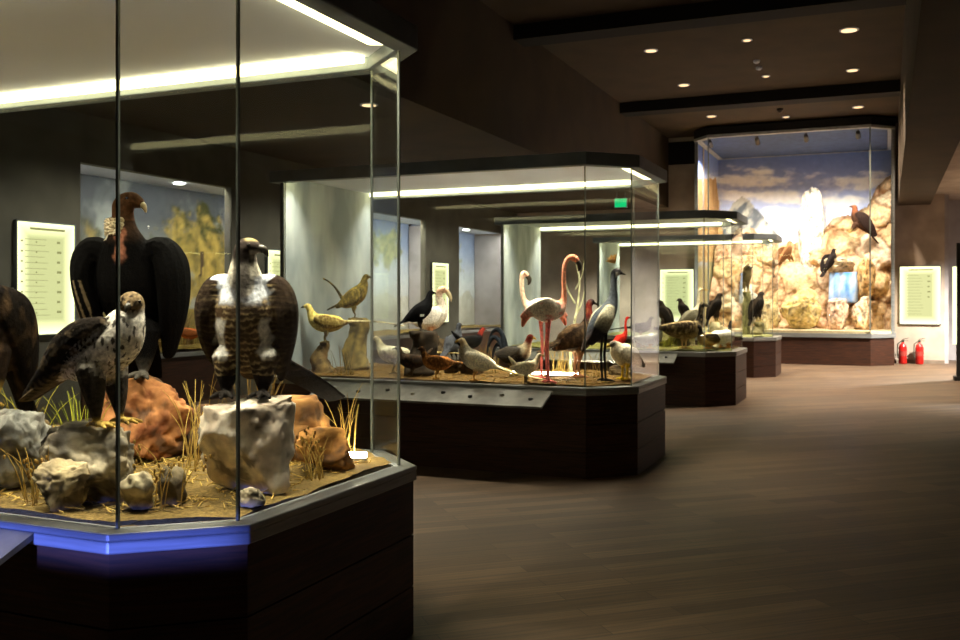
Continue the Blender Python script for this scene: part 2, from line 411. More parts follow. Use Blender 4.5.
def pale_scene(s, t, seed):
    c = mixc(lin((196, 204, 208)), lin((108, 122, 150)), ss(1.7, 3.3, t+.3*fb(s, t, .8, seed)))
    if t < 1.7+.25*fb(s, 0, .8, seed+4): c = mixc(lin((170, 172, 160)), lin((206, 208, 200)), .5+.6*fb(s, t, 2, seed))
    if t > 2.2:
        for cy, cz in ((16.2, 2.7), (19.2, 2.75), (20.9, 2.9), (24.6, 2.7)):
            d = math.hypot((s-cy)/.8, (t-cz)/.55)+.7*fb(s, t, 2.6, seed+9)
            c = mixc(c, mixc(lin((84, 92, 52)), lin((150, 150, 92)), .5+fb(s, t, 6, seed)), .85*ss(1.0, .7, d))
    return c
WDP = [30, 120, 240, 110]
WD = [('left wall diorama with dim pale scenery, cut by the picture edge', pale_scene, 3, 2.0, .25),
      ('left wall diorama with a painted autumn forest and pheasants, behind the vultures', forest, 11, 9, 1.0),
      ('left wall diorama with bright snowy scenery, seen behind the second glass case', pale_scene, 21, 16, .8),
      ('left wall diorama with blue misty scenery, last one before the far wall', pale_scene, 31, 5, .55)]
for (a, b), (lab, fn, seed, st, _) in zip(OPEN, WD):
    r = empty('wall_diorama', (XL, (a+b)/2, 0)); inv = Matrix.Translation(-r.location); tag(r, lab, 'diorama', 'dioramas along the left wall')
    def part(mb, name, m, **kw):
        o = mb.build(name, m, r, **kw); o.matrix_parent_inverse = inv; return o
    xb = XL-1.35; e = b; b = {8.45: 9.6, 13.0: 15.2, 20.3: 22.0, 25.7: 26.3}[e]
    o = grid_mural('painted_backdrop', lambda s, t: fn(s, t, seed), a, b, .82, 3.58, 110, 80, lambda s, t: (xb, s, t), r); o.matrix_parent_inverse = inv
    part(MB().box(xb, XL-.16, a-.06, a-.02, .8, 3.52), 'side_panel', WALLG); part(MB().box(xb, XL-.16, b+.02, b+.06, .8, 3.52), 'side_panel', WALLG)
    part(MB().box(xb, XL-.16, a, b, 3.57, 3.61), 'ceiling_panel', CEILP)
    part(MB().box(xb, XL-.16, a, b, .70, .80).box(XL-.16, XL+.02, a, e, 0, .74), 'plinth', WOOD)
    part(MB().box(XL-.05, XL+.06, a-.03, e+.03, .74, .80), 'ledge', METAL)
    s = MB(); n1 = int((b-a)*12)
    for i in range(n1+1):
        for j in range(13):
            x, y_ = xb+.03+(1.15)*j/12, a+.01+(b-a-.02)*i/n1
            s.v.append((x, y_, .84+.05*fb(x, y_, 1.5, seed))); s.c.append(mixc(lin((126, 104, 50)), lin((82, 70, 36)), .5+.8*fb(x, y_, 4, 2)))
    for i in range(n1):
        for j in range(12): q = i*13+j; s.f.append((q, q+1, q+14, q+13))
    part(s, 'soil_bed', GROUNDM, smooth=True, color=True)
    part(MB().box(XL-.03, XL-.018, a, e, .80, 3.55), 'glass_pane', GLASS)
    part(MB().box(XL-.225, XL-.165, a+.1, b-.1, 3.555, 3.569), 'light_strip', emit('diorama_light_%d' % seed, (255, 238, 205), st))
    led_lamp(r, inv, (XL-.195, (a+b)/2, 3.55), b-a-.3, .05, R(90), WDP[OPEN.index((a, e))], R(28), 150, (1, .93, .8))
    part(MB().lathe([(.09, 0), (.09, .02)], XL-.75, a+(b-a)*.52, 3.55, 16), 'downlight', emit('diorama_spot_%d' % seed, (255, 250, 240), 14))

# ------------------------------------------------------------------ light panels
PANELC = {}
def panel_mat():
    m, nt, N, L, out = newmat('backlit_panel')
    tc = N.new('ShaderNodeTexCoord'); sp = N.new('ShaderNodeSeparateXYZ'); L.new(tc.outputs['Object'], sp.inputs[0])
    def M(op, a, b=None):
        n = N.new('ShaderNodeMath'); n.operation = op
        for i, x in enumerate((a, b)):
            if x is None: continue
            if isinstance(x, (int, float)): n.inputs[i].default_value = x
            else: L.new(x, n.inputs[i])
        return n.outputs[0]
    ex = M('SUBTRACT', .46, M('ABSOLUTE', sp.outputs['X'])); ez = M('SUBTRACT', .72, M('ABSOLUTE', sp.outputs['Z']))
    d = M('MINIMUM', ex, ez)
    mr = N.new('ShaderNodeMapRange'); mr.inputs[1].default_value = .01; mr.inputs[2].default_value = .2; L.new(d, mr.inputs[0])
    cr = N.new('ShaderNodeValToRGB'); cr.color_ramp.elements[0].color = rgba((255, 253, 190)); cr.color_ramp.elements[1].color = rgba((214, 214, 152))
    L.new(mr.outputs[0], cr.inputs[0])
    st = N.new('ShaderNodeMapRange'); st.inputs[3].default_value = 1.9; st.inputs[4].default_value = 1.0; L.new(mr.outputs[0], st.inputs[0])
    e = N.new('ShaderNodeEmission'); L.new(cr.outputs[0], e.inputs[0]); L.new(st.outputs[0], e.inputs[1])
    L.new(e.outputs[0], out.inputs[0]); return m
PM = panel_mat(); TXT = emit('panel_print', (160, 158, 102), .85)
def light_panel(x, y, zc, rz, lab, rows=(8, 3)):
    r = empty('light_panel', (x, y, zc), rz); tag(r, lab, 'light panel', 'backlit text panels on the walls')
    MB().ring([(-.47, -.05), (.47, -.05), (.47, -.005), (-.47, -.005)], [(-.46, -.045), (.46, -.045), (.46, -.01), (-.46, -.01)], -.73, -.72).box(-.475, -.46, -.06, 0, -.735, .735).box(.46, .475, -.06, 0, -.735, .735).box(-.475, .475, -.06, 0, .72, .735).box(-.475, .475, -.06, 0, -.735, -.72).build('frame', METALD, r)
    MB().box(-.46, .46, -.045, -.01, -.72, .72).build('face', PM, r)
    t = MB()
    t.box(-.26, .3, -.048, -.0455, .625, .655)
    for i in range(rows[0]):
        z = .48-i*.13
        t.box(.17, .17+.05+.02*(i % 2), -.048, -.0455, z-.018, z+.012)
        if rows[1] > 2: t.box(-.40, -.37, -.048, -.0455, z-.012, z+.01); t.box(-.17, -.15, -.048, -.0455, z-.02, z+.0)
    for i in range(14):
        z = .5-i*.075; t.box(-.34, -.34+.3+.12*rnd.random(), -.0475, -.0455, z, z+.006)
    t.build('printed_text', TXT, r)
light_panel(XL, 9.14, 1.9, R(90), 'backlit text panel on the left wall behind the dark brown eagle', (8, 3))
light_panel(XL, 21.0, 1.78, R(90), 'backlit text panel on the left wall seen behind the black grouse')
light_panel(XL, 14.4, 1.78, R(90), 'backlit text panel on the left wall pier past the forest diorama')
light_panel(-5.36, YFAR, 1.72, 0, 'backlit text panel on the far wall, seen behind the goose')
light_panel(.76, YFAR, 1.72, 0, 'backlit text panel on the far wall above the fire extinguishers', (5, 2))

# partition with a light panel at the right edge
pt = empty('exhibit_partition', (1.83, 21.3, 0)); tag(pt, 'dark partition with a glowing edge panel at the right side of the hall', 'partition')
MB().box(-.55, .6, -.12, .12, 0, 2.75).build('board', DARK, pt)
MB().box(-.62, -.551, -.06, .06, .72, 2.28).build('light_edge', emit('edge_glow', (240, 250, 190), 1.6), pt)
MB().box(-.60, .65, -.2, .2, 0, .08).build('foot', DARK, pt)

# ------------------------------------------------------------------ ceiling fittings
DL = emit('downlight_lens', (255, 214, 160), 1.5)
def downlight(x, y, z, lab, on=True, r=.095, energy=0, ang=80, col=(1, .80, .58)):
    o = empty('downlight', (x, y, z)); tag(o, lab, 'ceiling light', 'recessed downlights')
    MB().lathe([(r+.03, -.012), (r+.03, 0)], seg=24).build('trim_ring', CEILP if on else METALD, o)
    MB().lathe([(r, -.018), (r, -.0125)], seg=24).build('lens', DL, o)
    if energy:
        l = bpy.data.lights.new('spot_lamp', 'SPOT'); l.energy = energy; l.spot_size = R(ang+45); l.spot_blend = .95; l.color = col; l.shadow_soft_size = .1
        lo = bpy.data.objects.new('spot_lamp', l); COL.objects.link(lo); lo.parent = o; lo.location = (0, 0, -.04)
        lo['kind'] = 'helper'
E = 1250
for x, y, lab, e in ((-.62, 23.8, 'downlight in front of the big diorama, toward the right bulkhead', E),
                  (-.62, 19.9, 'bright downlight between the two beams, toward the right bulkhead', E*1.5),
                  (-.58, 16.9, 'large bright downlight just past the nearer beam, right side', E*1.5),
                  (-3.95, 23.6, 'downlight in front of the big diorama, toward the left bulkhead', E*.8),
                  (-3.9, 19.9, 'downlight between the two beams, toward the left bulkhead', E*.35),
                  (-3.9, 16.9, 'downlight just past the nearer beam, left side', E*.3)):
    downlight(x, y, ZN, lab, True, .095 if x < -1 or y != 16.9 else .125, e, 80 if y > 23 else 48)
downlight(xY(747, 16.86)[0], 16.86, ZN, 'small dim downlight near the middle of the ceiling', True, .06)
downlight(xY(786, 24.4)[0], 24.4, ZN, 'small dim downlight in the middle before the big diorama', True, .06)
downlight(-6.2, 10.8, ZA, 'downlight in the left aisle ceiling above the second case', True, .09, 60, 100)
def detector(u, y, lab):
    x = xY(u, y)[0]; o = empty('smoke_detector', (x, y, ZN)); tag(o, lab, 'smoke detector', 'smoke detectors')
    MB().lathe([(.06, 0), (.06, -.03), (.03, -.055)], seg=16).build('housing', CEILP, o); MB().lathe([(.062, -.02), (.062, -.026)], seg=16).build('slot_band', DARK, o)
downlight(xY(766, 19.76)[0], 19.76, ZN, 'tiny dim downlight between the beams, just past the two smoke detectors', True, .05)
detector(756.6, 18.4, 'small round smoke detector between the beams, farther from the viewer'.replace('farther from the viewer', 'the upper of two'))
detector(759, 18.95, 'small round smoke detector between the beams, the lower of two')
o = empty('dome_camera', (xY(780, 23.3)[0], 23.3, ZN)); tag(o, 'small dark dome camera on the ceiling before the big diorama', 'camera')
MB().lathe([(.07, 0), (.07, -.04)], seg=16).build('mount', CEILD, o); MB().lathe([(.06, -.041), (.05, -.08), (.02, -.1)], seg=16).build('dome', BEAK, o)
o = empty('exit_sign', (-5.85, 22.2, 3.92)); tag(o, 'small green lit exit sign hanging from the left aisle ceiling', 'sign')
MB().box(-.15, .15, -.03, .03, -.11, .11).build('housing', METALD, o)
MB().box(-.14, .14, -.034, -.0305, -.1, .1).build('face', emit('exit_green', (20, 190, 110), 1.0), o)
MB().bar((-.1, 0, .11), (-.1, 0, .25), .012, .012).bar((.1, 0, .11), (.1, 0, .25), .012, .012).build('hanger', METALD, o)
# right aisle track spot
o = empty('track_spotlight', (1.75, 24.2, 4.25)); tag(o, 'bright track spotlight under the right aisle ceiling', 'spotlight')
MB().bar((0, 0, 0), (0, 0, -.16), .03, .03).build('bracket', METALD, o)
MB().tube([(0, .1, -.16), (0, -.1, -.26)], [.07, .08], 14).build('can', METALD, o)
MB().tube([(0, -.1, -.26), (0, -.115, -.267)], [.065, .065], 14).build('lens', emit('spot_lens', (255, 240, 220), 15), o)
for (x, y, e, sz) in ((2.6, 23.4, 4200, 135), (3.4, 26.6, 330, 130), (4.2, 20, 400, 120), (-6.2, 23.6, 1500, 130), (-8.2, 9.6, 190, 150), (-8.2, 14.2, 190, 150), (-8.2, 20.8, 190, 150)):  # unseen lamps without fittings, added to brighten the aisles and end walls
    l = bpy.data.lights.new('aisle_fill_light', 'SPOT'); l.energy = e; l.spot_size = R(sz); l.spot_blend = .6; l.color = (1, .93, .8); l.shadow_soft_size = .1
    lo = bpy.data.objects.new('aisle_fill_light', l); COL.objects.link(lo); lo.location = (x, y, 4.0)

o = empty('added_blue_bar', (-3.6, -.1, 0)); tag(o, 'added out of view blue light bar tinting the ledge of the nearest glass case', 'light')  # guessed blue bar, added out of view to colour the ledge
MB().box(-1.65, 1.65, -.04, .0, .70, .84).build('housing', DARK, o)
for x in (-1.4, 1.4): MB().box(x-.02, x+.02, -.03, -.01, 0, .70).box(x-.05, x+.05, -.15, .1, 0, .02).build('stand', DARK, o)
l = bpy.data.lights.new('added_blue_light', 'AREA'); l.shape = 'RECTANGLE'; l.size = 2.9; l.size_y = .04; l.energy = 4; l.spread = R(4); l.color = (.13, .2, 1)
lo = bpy.data.objects.new('added_blue_light', l); COL.objects.link(lo); lo.parent = o; lo.location = (0, .005, .764); lo.rotation_euler = (R(90), 0, 0)
# ------------------------------------------------------------------ fire extinguishers
RED = mat('extinguisher_red', (176, 24, 20), .3, spec=.5)
def extinguisher(x, y, lab):
    o = empty('fire_extinguisher', (x, y, 0)); tag(o, lab, 'fire extinguisher', 'red fire extinguishers by the far wall')
    MB().lathe([(.085, 0), (.095, .02), (.095, .42), (.075, .48), (.035, .51), (.03, .54)], seg=20).build('cylinder', RED, o, smooth=True)
    MB().lathe([(.097, .2), (.097, .32)], seg=20).build('label_band', mat('extinguisher_label', (150, 52, 44), .5), o)
    MB().box(-.03, .03, -.025, .025, .54, .60).build('valve', BEAK, o)
    MB().bar((-.02, 0, .61), (.13, 0, .65), .025, .015).bar((-.02, 0, .585), (.12, 0, .58), .022, .012).build('handle', BEAK, o)
    MB().tube([(-.03, 0, .57), (-.12, -.02, .5), (-.125, -.05, .3), (-.11, -.07, .15)], [.014, .014, .014, .022], 8).build('hose', BEAK, o)
extinguisher(.36, 26.05, 'red fire extinguisher closer to the diorama base')
extinguisher(.74, 26.1, 'red fire extinguisher farther from the diorama base, under the text panel')

# ------------------------------------------------------------------ the big rocky diorama
BD = [(DX0, 25.4), (-4.25, 24.9), (-.38, 24.9), (DX1, 25.4), (DX1, 29.1), (DX0, 29.1)]
r = empty('rock_diorama', (-2.25, 26.5, 0)); tag(r, 'tall bright rocky mountain diorama behind glass at the end of the hall', 'diorama')
inv = Matrix.Translation(-r.location)
def part(mb, name, m, **kw):
    o = mb.build(name, m, r, **kw); o.matrix_parent_inverse = inv; return o
part(MB().prism(offset(BD, .03), 0, .68), 'plinth', WOOD)
part(MB().prism(offset(BD, .07), .68, .78), 'ledge', METAL)
part(MB().prism(offset(BD, -.03), .78, .84, lin((196, 176, 140))), 'sand_bed', GROUNDM, color=True)
for i in (0, 1, 2): part(pane(BD[i], BD[i+1], .78, 5.8), 'glass_pane', GLASS)
part(pane(BD[5], BD[0], .78, 5.8), 'glass_pane', GLASS) if False else None
for i in (1, 2): part(MB().bar((*BD[i], .78), (*BD[i], 5.8), .03, .03), 'joint', JOINT)
for x in (DX0, DX1):
    part(MB().box(x-.04, x+.04, 25.4, 25.46, .78, 5.8), 'corner_post', METAL)
part(MB().prism(offset(BD, .06), 5.86, 6.05), 'top_frame', CEILD)
part(MB().ring(offset(BD, .055), offset(BD, -.12), 5.79, 5.855), 'valance', mat('pale_valance', (170, 172, 176), .6))
part(MB().prism(offset(BD, -.13), 5.81, 5.85), 'ceiling_panel', mat('blue_ceiling', (72, 90, 130), .9))
def proj(X, Y, Z):
    a = CS*X+SN*Y; z = -SN*X+CS*Y; return 480+F*a/z, HV-(Z-CAMZ)/z*F
def skymural(s, t, yy=29.0):
    u, v = proj(s, yy, t)
    c = mixc(lin((112, 132, 186)), lin((196, 206, 238)), ss(150, 215, v))
    cl = 0
    for cu, cv, ru, rv in ((752, 180, 46, 9), (735, 196, 34, 8), (770, 196, 30, 7), (872, 182, 46, 8), (840, 200, 60, 8), (790, 222, 60, 14), (760, 172, 24, 4)):
        d = math.hypot((u-cu)/ru, (v-cv)/rv); cl = max(cl, ss(1.25, .35, d+.9*fb(u, v*2.6, .05, 4)))
    c = mixc(c, lin((254, 251, 247)), cl)
    for pts, ca, cb in ((((708, 262), (718, 224), (732, 206), (742, 196), (752, 203), (766, 220), (782, 240), (805, 252), (830, 262)), (108, 112, 116), (196, 192, 176)),):
        for (a0, b0), (a1, b1) in zip(pts, pts[1:]):
            if a0 <= u <= a1:
                top = b0+(b1-b0)*(u-a0)/(a1-a0)+3*fb(u, 0, .1, 8)
                if v > top:
                    c = mixc(lin(ca), lin(cb), .5+1.5*fb(u+v*.7, v*.3-u*.5, .12, 3)); c = mixc(c, lin((156, 158, 120)), ss(235, 262, v))
    if u < 724 and v < 262 and v > 178+2*fb(u, 0, .2, 1) and u < 716+.12*(v-178):
        c = mixc(lin((176, 134, 84)), lin((222, 180, 122)), .5+.8*fb(u, v*.12, .3, 6))
    if v > 258: c = mixc(c, lin((196, 178, 130)), ss(258, 270, v))
    return c
o = grid_mural('painted_backdrop', skymural, DX0-.2, DX1+.2, .8, 5.85, 150, 130, lambda s, t: (s, 29.0, t), r); o.matrix_parent_inverse = inv
for sx in (DX0-.01, DX1+.01):
    o = grid_mural('painted_side', lambda q, t: skymural(sx, t, q), 25.47, 29.0, .8, 5.85, 60, 130, lambda q, t: (sx, q, t), r); o.matrix_parent_inverse = inv
# cliff: outline of the rock against the painted sky, in metres along the back wall
OUT = [(690, 246), (718, 240), (735, 226), (750, 230), (764, 248), (785, 244), (800, 240), (812, 236), (830, 222), (850, 212), (866, 206), (876, 186), (886, 176), (905, 170)]
def outline(u):
    for (a, b), (c, d) in zip(OUT, OUT[1:]):
        if a <= u <= c: return b+(d-b)*(u-a)/(c-a)
    return 300
SAND, PINK, PALE, BRN = lin((204, 172, 126)), lin((200, 156, 128)), lin((226, 206, 172)), lin((132, 94, 60))
def cliff():
    g = MB(); nx, nz = 210, 150; x0, x1, z0, z1 = DX0+.04, DX1-.04, .80, 5.3
    for i in range(nx+1):
        X = x0+(x1-x0)*i/nx; u, _ = proj(X, 28.0, 2); vt = outline(u); zc = -SN*X+CS*28.0; T = CAMZ+(HV-vt)/F*zc+.1*fb(X, 1, 2.5)
        for j in range(nz+1):
            Z = z0+(z1-z0)*j/nz
            q = Vector((X*1.25+.3*fb(X, Z, 1.2, 3), Z*1.5+.3*fb(X, Z, 1.2, 7), 2.0))
            d, p = noise.voronoi(q); bl = math.sqrt(max(0, 1-min(1, d[0]*1.25)**2)); ed = d[1]-d[0]
            fall = max(0, (T-Z)/max(.4, T-.8))
            dep = .25+1.75*fall**.85+.42*bl+.1*fb(X, Z, 4, 1)
            dep *= ss(-.06, .12, T-Z)
            Y = 28.95-dep+(.12 if Z > T+.06 else 0)
            h = noise.cell(p[0]*7.3)
            c = mixc(mixc(SAND, PALE, h*.9), PINK, noise.cell(p[0]*3.1+Vector((5, 1, 2)))*.8)
            c = mixc(c, BRN, ss(.12, .0, ed)*.85+.55*ss(.05, .5, fb(X, Z, 3, 12)))
            g.v.append((X, Y, Z)); g.c.append(c)
    for i in range(nx):
        for j in range(nz):
            a = i*(nz+1)+j; g.f.append((a, a+nz+1, a+nz+2, a+1))
    return g
o = cliff().build('rock_cliff', ROCKM, None, smooth=True, color=True)
sd = o.modifiers.new('thickness', 'SOLIDIFY'); sd.thickness = .04; sd.offset = -1
tag(o, 'sandy pink artificial cliff of cracked boulders filling the end diorama', 'rock')

def rock(name, lab, loc, size, c1, c2, seed, flat=.35, pts=None, squash=None, group=None, sub=5, boxy=.45, rug=1.0):
    bm = bmesh.new(); bmesh.ops.create_icosphere(bm, subdivisions=sub, radius=1)
    rr = random.Random(seed); planes = []
    for _ in range(15):
        n = Vector((rr.gauss(0, 1), rr.gauss(0, 1), rr.gauss(0, .8))).normalized(); planes.append((n, .62+.3*rr.random()))
    sv = Vector((seed*1.7, 0, 0))
    for v in bm.verts:
        k = 1+boxy*(1/max(.42, math.sqrt(max(0, 1-v.co.z**2)))-1); v.co.x *= k; v.co.y *= k
    for v in bm.verts:
        p = v.co.copy()
        for n, d in planes:
            t = p.dot(n)
            if t > d: p -= n*(t-d)*.95
        rg = 1-abs(noise.noise(p*2.6+sv))*2
        p *= 1+.17*rug*noise.fractal(p*1.5+sv, .8, 2, 4)+.075*rug*noise.fractal(p*5+sv, .7, 2, 5)-.07*rug*max(0, rg-.72)/.28+.02*noise.fractal(p*17+sv, .6, 2, 3)
        v.co = p
    mn = min(v.co.z for v in bm.verts); mx = max(v.co.z for v in bm.verts)
    mxx = max(abs(v.co.x) for v in bm.verts); mxy = max(abs(v.co.y) for v in bm.verts)
    for v in bm.verts:
        z = (v.co.z-mn)/(mx-mn)
        if z < .12: z = .12+(z-.12)*.1
        z = (z-.108)/.892
        if flat and z > 1-flat*.4: z = 1-flat*.4+(z-1+flat*.4)*.4
        v.co = Vector((v.co.x/mxx*size[0]/2, v.co.y/mxy*size[1]/2, z*size[2]))
    zt = max(v.co.z for v in bm.verts)
    for v in bm.verts: v.co.z *= size[2]/zt
    me = bpy.data.meshes.new(name); bm.to_mesh(me)
    at = me.color_attributes.new('Col', 'FLOAT_COLOR', 'POINT'); cl = []
    for v in bm.verts:
        t = .5+.9*noise.fractal(v.co*9+Vector((seed, 2, 0)), .8, 2, 5); c = mixc(c1, c2, t)
        c = mixc(c, C((58, 50, 42)), .75*ss(.12, .5, noise.fractal(v.co*7+Vector((seed, 9, 4)), .7, 2.1, 5)))
        cl += [*c, 1]
    at.data.foreach_set('color', cl); bm.free()
    me.materials.append(ROCKM); me.polygons.foreach_set('use_smooth', [True]*len(me.polygons))
    o = bpy.data.objects.new(name, me); COL.objects.link(o); o.location = loc; o.rotation_euler.z = rr.random()*.4
    return tag(o, lab, 'rock', group)
C = lin
def zrock(u, zc, z=.84): x, y = xy(u, zc); return (x, y, z)
# rocks of the end diorama
def drock(u, v, Y, w, h, c1, c2, seed, lab, name='boulder', dpt=.8, flat=.2):
    x, zc = xY(u, Y); zb = hz(v, zc); return rock(name, lab, (x, Y, max(zb, .835)), (w*zc/F, dpt, h*zc/F), c1, c2, seed, flat, boxy=.1 if 'pinn' in name else .5, rug=.5 if 'pinn' in name else .9)
drock(812, 276, 28.2, 27, 89, PALE, C((236, 224, 204)), 3, 'tall pale rounded rock pinnacle in the end diorama', 'rock_pinnacle', .6, 0)
drock(800, 331, 25.95, 40, 42, C((186, 162, 92)), C((214, 190, 140)), 4, 'squat yellow ochre boulder on the sand of the end diorama', dpt=.9)
drock(838, 332, 26.0, 21, 32, C((214, 170, 146)), C((226, 204, 180)), 5, 'square pink boulder below the blue pool in the end diorama', dpt=.7, flat=.6)
drock(862, 332, 26.0, 22, 34, C((220, 180, 150)), C((236, 214, 180)), 6, 'pale pink boulder right of the square pink one in the end diorama'.replace(' right of', ' next to'), dpt=.7)
drock(866, 300, 26.6, 18, 42, C((196, 150, 92)), C((224, 188, 132)), 8, 'upright ochre rock standing beside the blue pool', dpt=.6)
drock(768, 331, 26.1, 26, 30, C((210, 180, 130)), C((236, 216, 176)), 9, 'low cream boulder at the foot of the cliff behind the owl stump', dpt=.7)
drock(745, 331, 26.2, 30, 48, C((186, 176, 160)), C((222, 214, 190)), 14, 'grey cream boulder low in the end diorama behind the last glass case', dpt=.8)
drock(838, 272, 27.0, 40, 14, C((226, 196, 150)), C((240, 222, 186)), 15, 'flat pale slab above the blue pool where the black bird perches', 'rock_slab', .9, .8)
# blue pool niche
wx, wz = xY(844, 26.55)
o = MB()
for i in range(13):
    for j in range(15):
        o.v.append((wx+(i-6)/6*13*wz/F, 26.5+.05*math.sin(i*1.7)+.22*(j/14)**2, hz(303, wz)+j/14*31*wz/F)); o.c.append(mixc(C((88, 150, 220)), C((190, 206, 226)), .5+.9*fb(i*.5, j*.12, 1, 3)))
for i in range(12):
    for j in range(14): a = i*15+j; o.f.append((a, a+15, a+16, a+1))
o = o.build('waterfall', attrmat('blue_water', .15, .1, 20, .2, .5), None, smooth=True, color=True); tag(o, 'small light blue waterfall in a niche of the end diorama cliff', 'waterfall')
sd = o.modifiers.new('thickness', 'SOLIDIFY'); sd.thickness = .06
# diorama spotlights
for i, u in enumerate((710, 757, 806, 858)):
    x, zc = xY(u, 25.25)
    o = empty('diorama_spotlight', (x, 25.28, 5.79)); tag(o, ['first', 'second', 'third', 'last'][i]+' small dark spotlight from the left along the top of the end diorama', 'spotlight', 'spotlights inside the end diorama')
    MB().bar((0, 0, .02), (0, 0, -.07), .03, .03).build('bracket', BEAK, o)
    MB().tube([(0, -.08, -.06), (0, .12, -.14)], [.055, .065], 14).build('can', BEAK, o)
    MB().tube([(0, .121, -.141), (0, .128, -.144)], [.055, .055], 14).build('lens', emit('diorama_lens_%d' % i, (255, 244, 225), 20), o)
    l = bpy.data.lights.new('spot_lamp', 'SPOT'); l.energy = 860; l.spot_size = R(95); l.spot_blend = .7; l.color = (1, .96, .9); l.shadow_soft_size = .06
    lo = bpy.data.objects.new('spot_lamp', l); COL.objects.link(lo); lo.parent = o; lo.location = (0, .16, -.17); lo.rotation_euler = (R(32), 0, 0)
# ------------------------------------------------------------------ birds
def transfer(mb, name, voxel, pattern, m, parent=None, smooth=2):
    src = mb.mesh('src', m); o = bpy.data.objects.new(name, src); COL.objects.link(o)
    rm = o.modifiers.new('r', 'REMESH'); rm.mode = 'VOXEL'; rm.voxel_size = voxel; rm.use_smooth_shade = True
    sm = o.modifiers.new('s', 'SMOOTH'); sm.iterations = smooth; sm.factor = .5
    dg = bpy.context.evaluated_depsgraph_get(); dg.update()
    me = bpy.data.meshes.new_from_object(o.evaluated_get(dg)); o.modifiers.clear(); o.data = me; me.name = name
    bpy.data.meshes.remove(src)
    if not me.materials: me.materials.append(m)
    kd = kdtree.KDTree(len(mb.v))
    for i, v in enumerate(mb.v): kd.insert(v, i)
    kd.balance()
    at = me.color_attributes.new('Col', 'FLOAT_COLOR', 'POINT'); cl = []
    for v in me.vertices:
        near = kd.find_n(v.co, 3); ws = [1/(d+1e-4) for _, _, d in near]; t = sum(ws)
        c = tuple(sum(mb.c[i][k]*w for (_, i, _), w in zip(near, ws))/t for k in range(3))
        if pattern: c = pattern(v.co, c)
        cl += [*c, 1]
    at.data.foreach_set('color', cl); me.polygons.foreach_set('use_smooth', [True]*len(me.polygons))
    if parent: o.parent = parent
    return o
def make_bird(name, lab, loc, heading, s, spec, col, pattern=None, group=None, voxel=None, cat='bird'):
    """spec in metres, beak towards +x, feet at z = 0; heading is the way it faces (0 = to the right of the photo)"""
    mb = MB(); K = lambda c: lin(col.get(c, col['body'])); S = lambda p: Vector((p[0]*s, p[1]*s, p[2]*s))
    sp = spec['spine']
    loft(mb, [S((p[0], p[5] if len(p) > 5 else 0, p[1])) for p in sp], [(p[2]*s, p[3]*s) for p in sp], [K(p[4]) for p in sp], 18, 5)
    for sg in (1, -1):
        for w_ in spec.get('wings', []):
            loft(mb, [S((p[0], sg*p[1], p[2])) for p in w_], [(p[3]*s, p[4]*s) for p in w_], [K(p[5]) for p in w_], 12, 5)
        for l_ in spec.get('legs', []):
            loft(mb, [S((p[0], sg*p[1], p[2])) for p in l_], [(p[3]*s, p[3]*s) for p in l_], [K(p[4]) for p in l_], 10, 3)
            x, y_ = l_[-1][0], sg*l_[-1][1]; tl = spec.get('toe', .05); tr = spec.get('toer', .006)
            for a in (-28, 0, 28, 180):
                L_ = tl*(.6 if a == 180 else 1)
                loft(mb, [S((x, y_, tr*1.6)), S((x+.55*L_*math.cos(R(a)), y_+.55*L_*math.sin(R(a)), tr*1.7)), S((x+L_*math.cos(R(a)), y_+L_*math.sin(R(a)), tr*.8))], [(tr*1.15*s,)*2, (tr*s,)*2, (tr*.6*s,)*2], [K('leg')]*3, 8, 2)
    for t_ in spec.get('tails', []):
        loft(mb, [S((p[0], p[5] if len(p) > 5 else 0, p[1])) for p in t_], [(p[2]*s, p[3]*s) for p in t_], [K(p[4]) for p in t_], 14, 5)
    pat = (lambda p, c: pattern(p/s, c)) if pattern else None
    vx = voxel or max(.003, spec.get('voxel', .0045)*s)
    o = transfer(mb, name, vx, pat, FEATHER)
    o.location = loc; o.rotation_euler.z = R(heading)+YAW
    tag(o, lab, cat, group)
    b = spec.get('beak')
    if b:
        bb = MB(); loft(bb, [S(p[:3]) for p in b], [(p[3]*s, p[3]*s*1.25) for p in b], [lin((1, 1, 1))]*len(b), 10, 4)
        bb.build('beak', {'y': BEAKY, 'p': BEAKP}.get(col.get('beak'), BEAK), o, smooth=True)
    for e in spec.get('eyes', []):
        eb = MB(); loft(eb, [S((e[0], e[1]-.003, e[2])), S((e[0], e[1]+.003, e[2]))], [(e[3]*s,)*2]*2, [(1, 1, 1)]*2, 10, 1); eb.build('eye', EYEM, o, smooth=True)
    return o
def feather_noise(dark, light, f=30, th=.1):
    def p(q, c):
        n = noise.noise(Vector((q.x*f, q.y*f, q.z*f*.55))); return mixc(c, light if n > th else dark, .35*abs(n)*2)
    return p

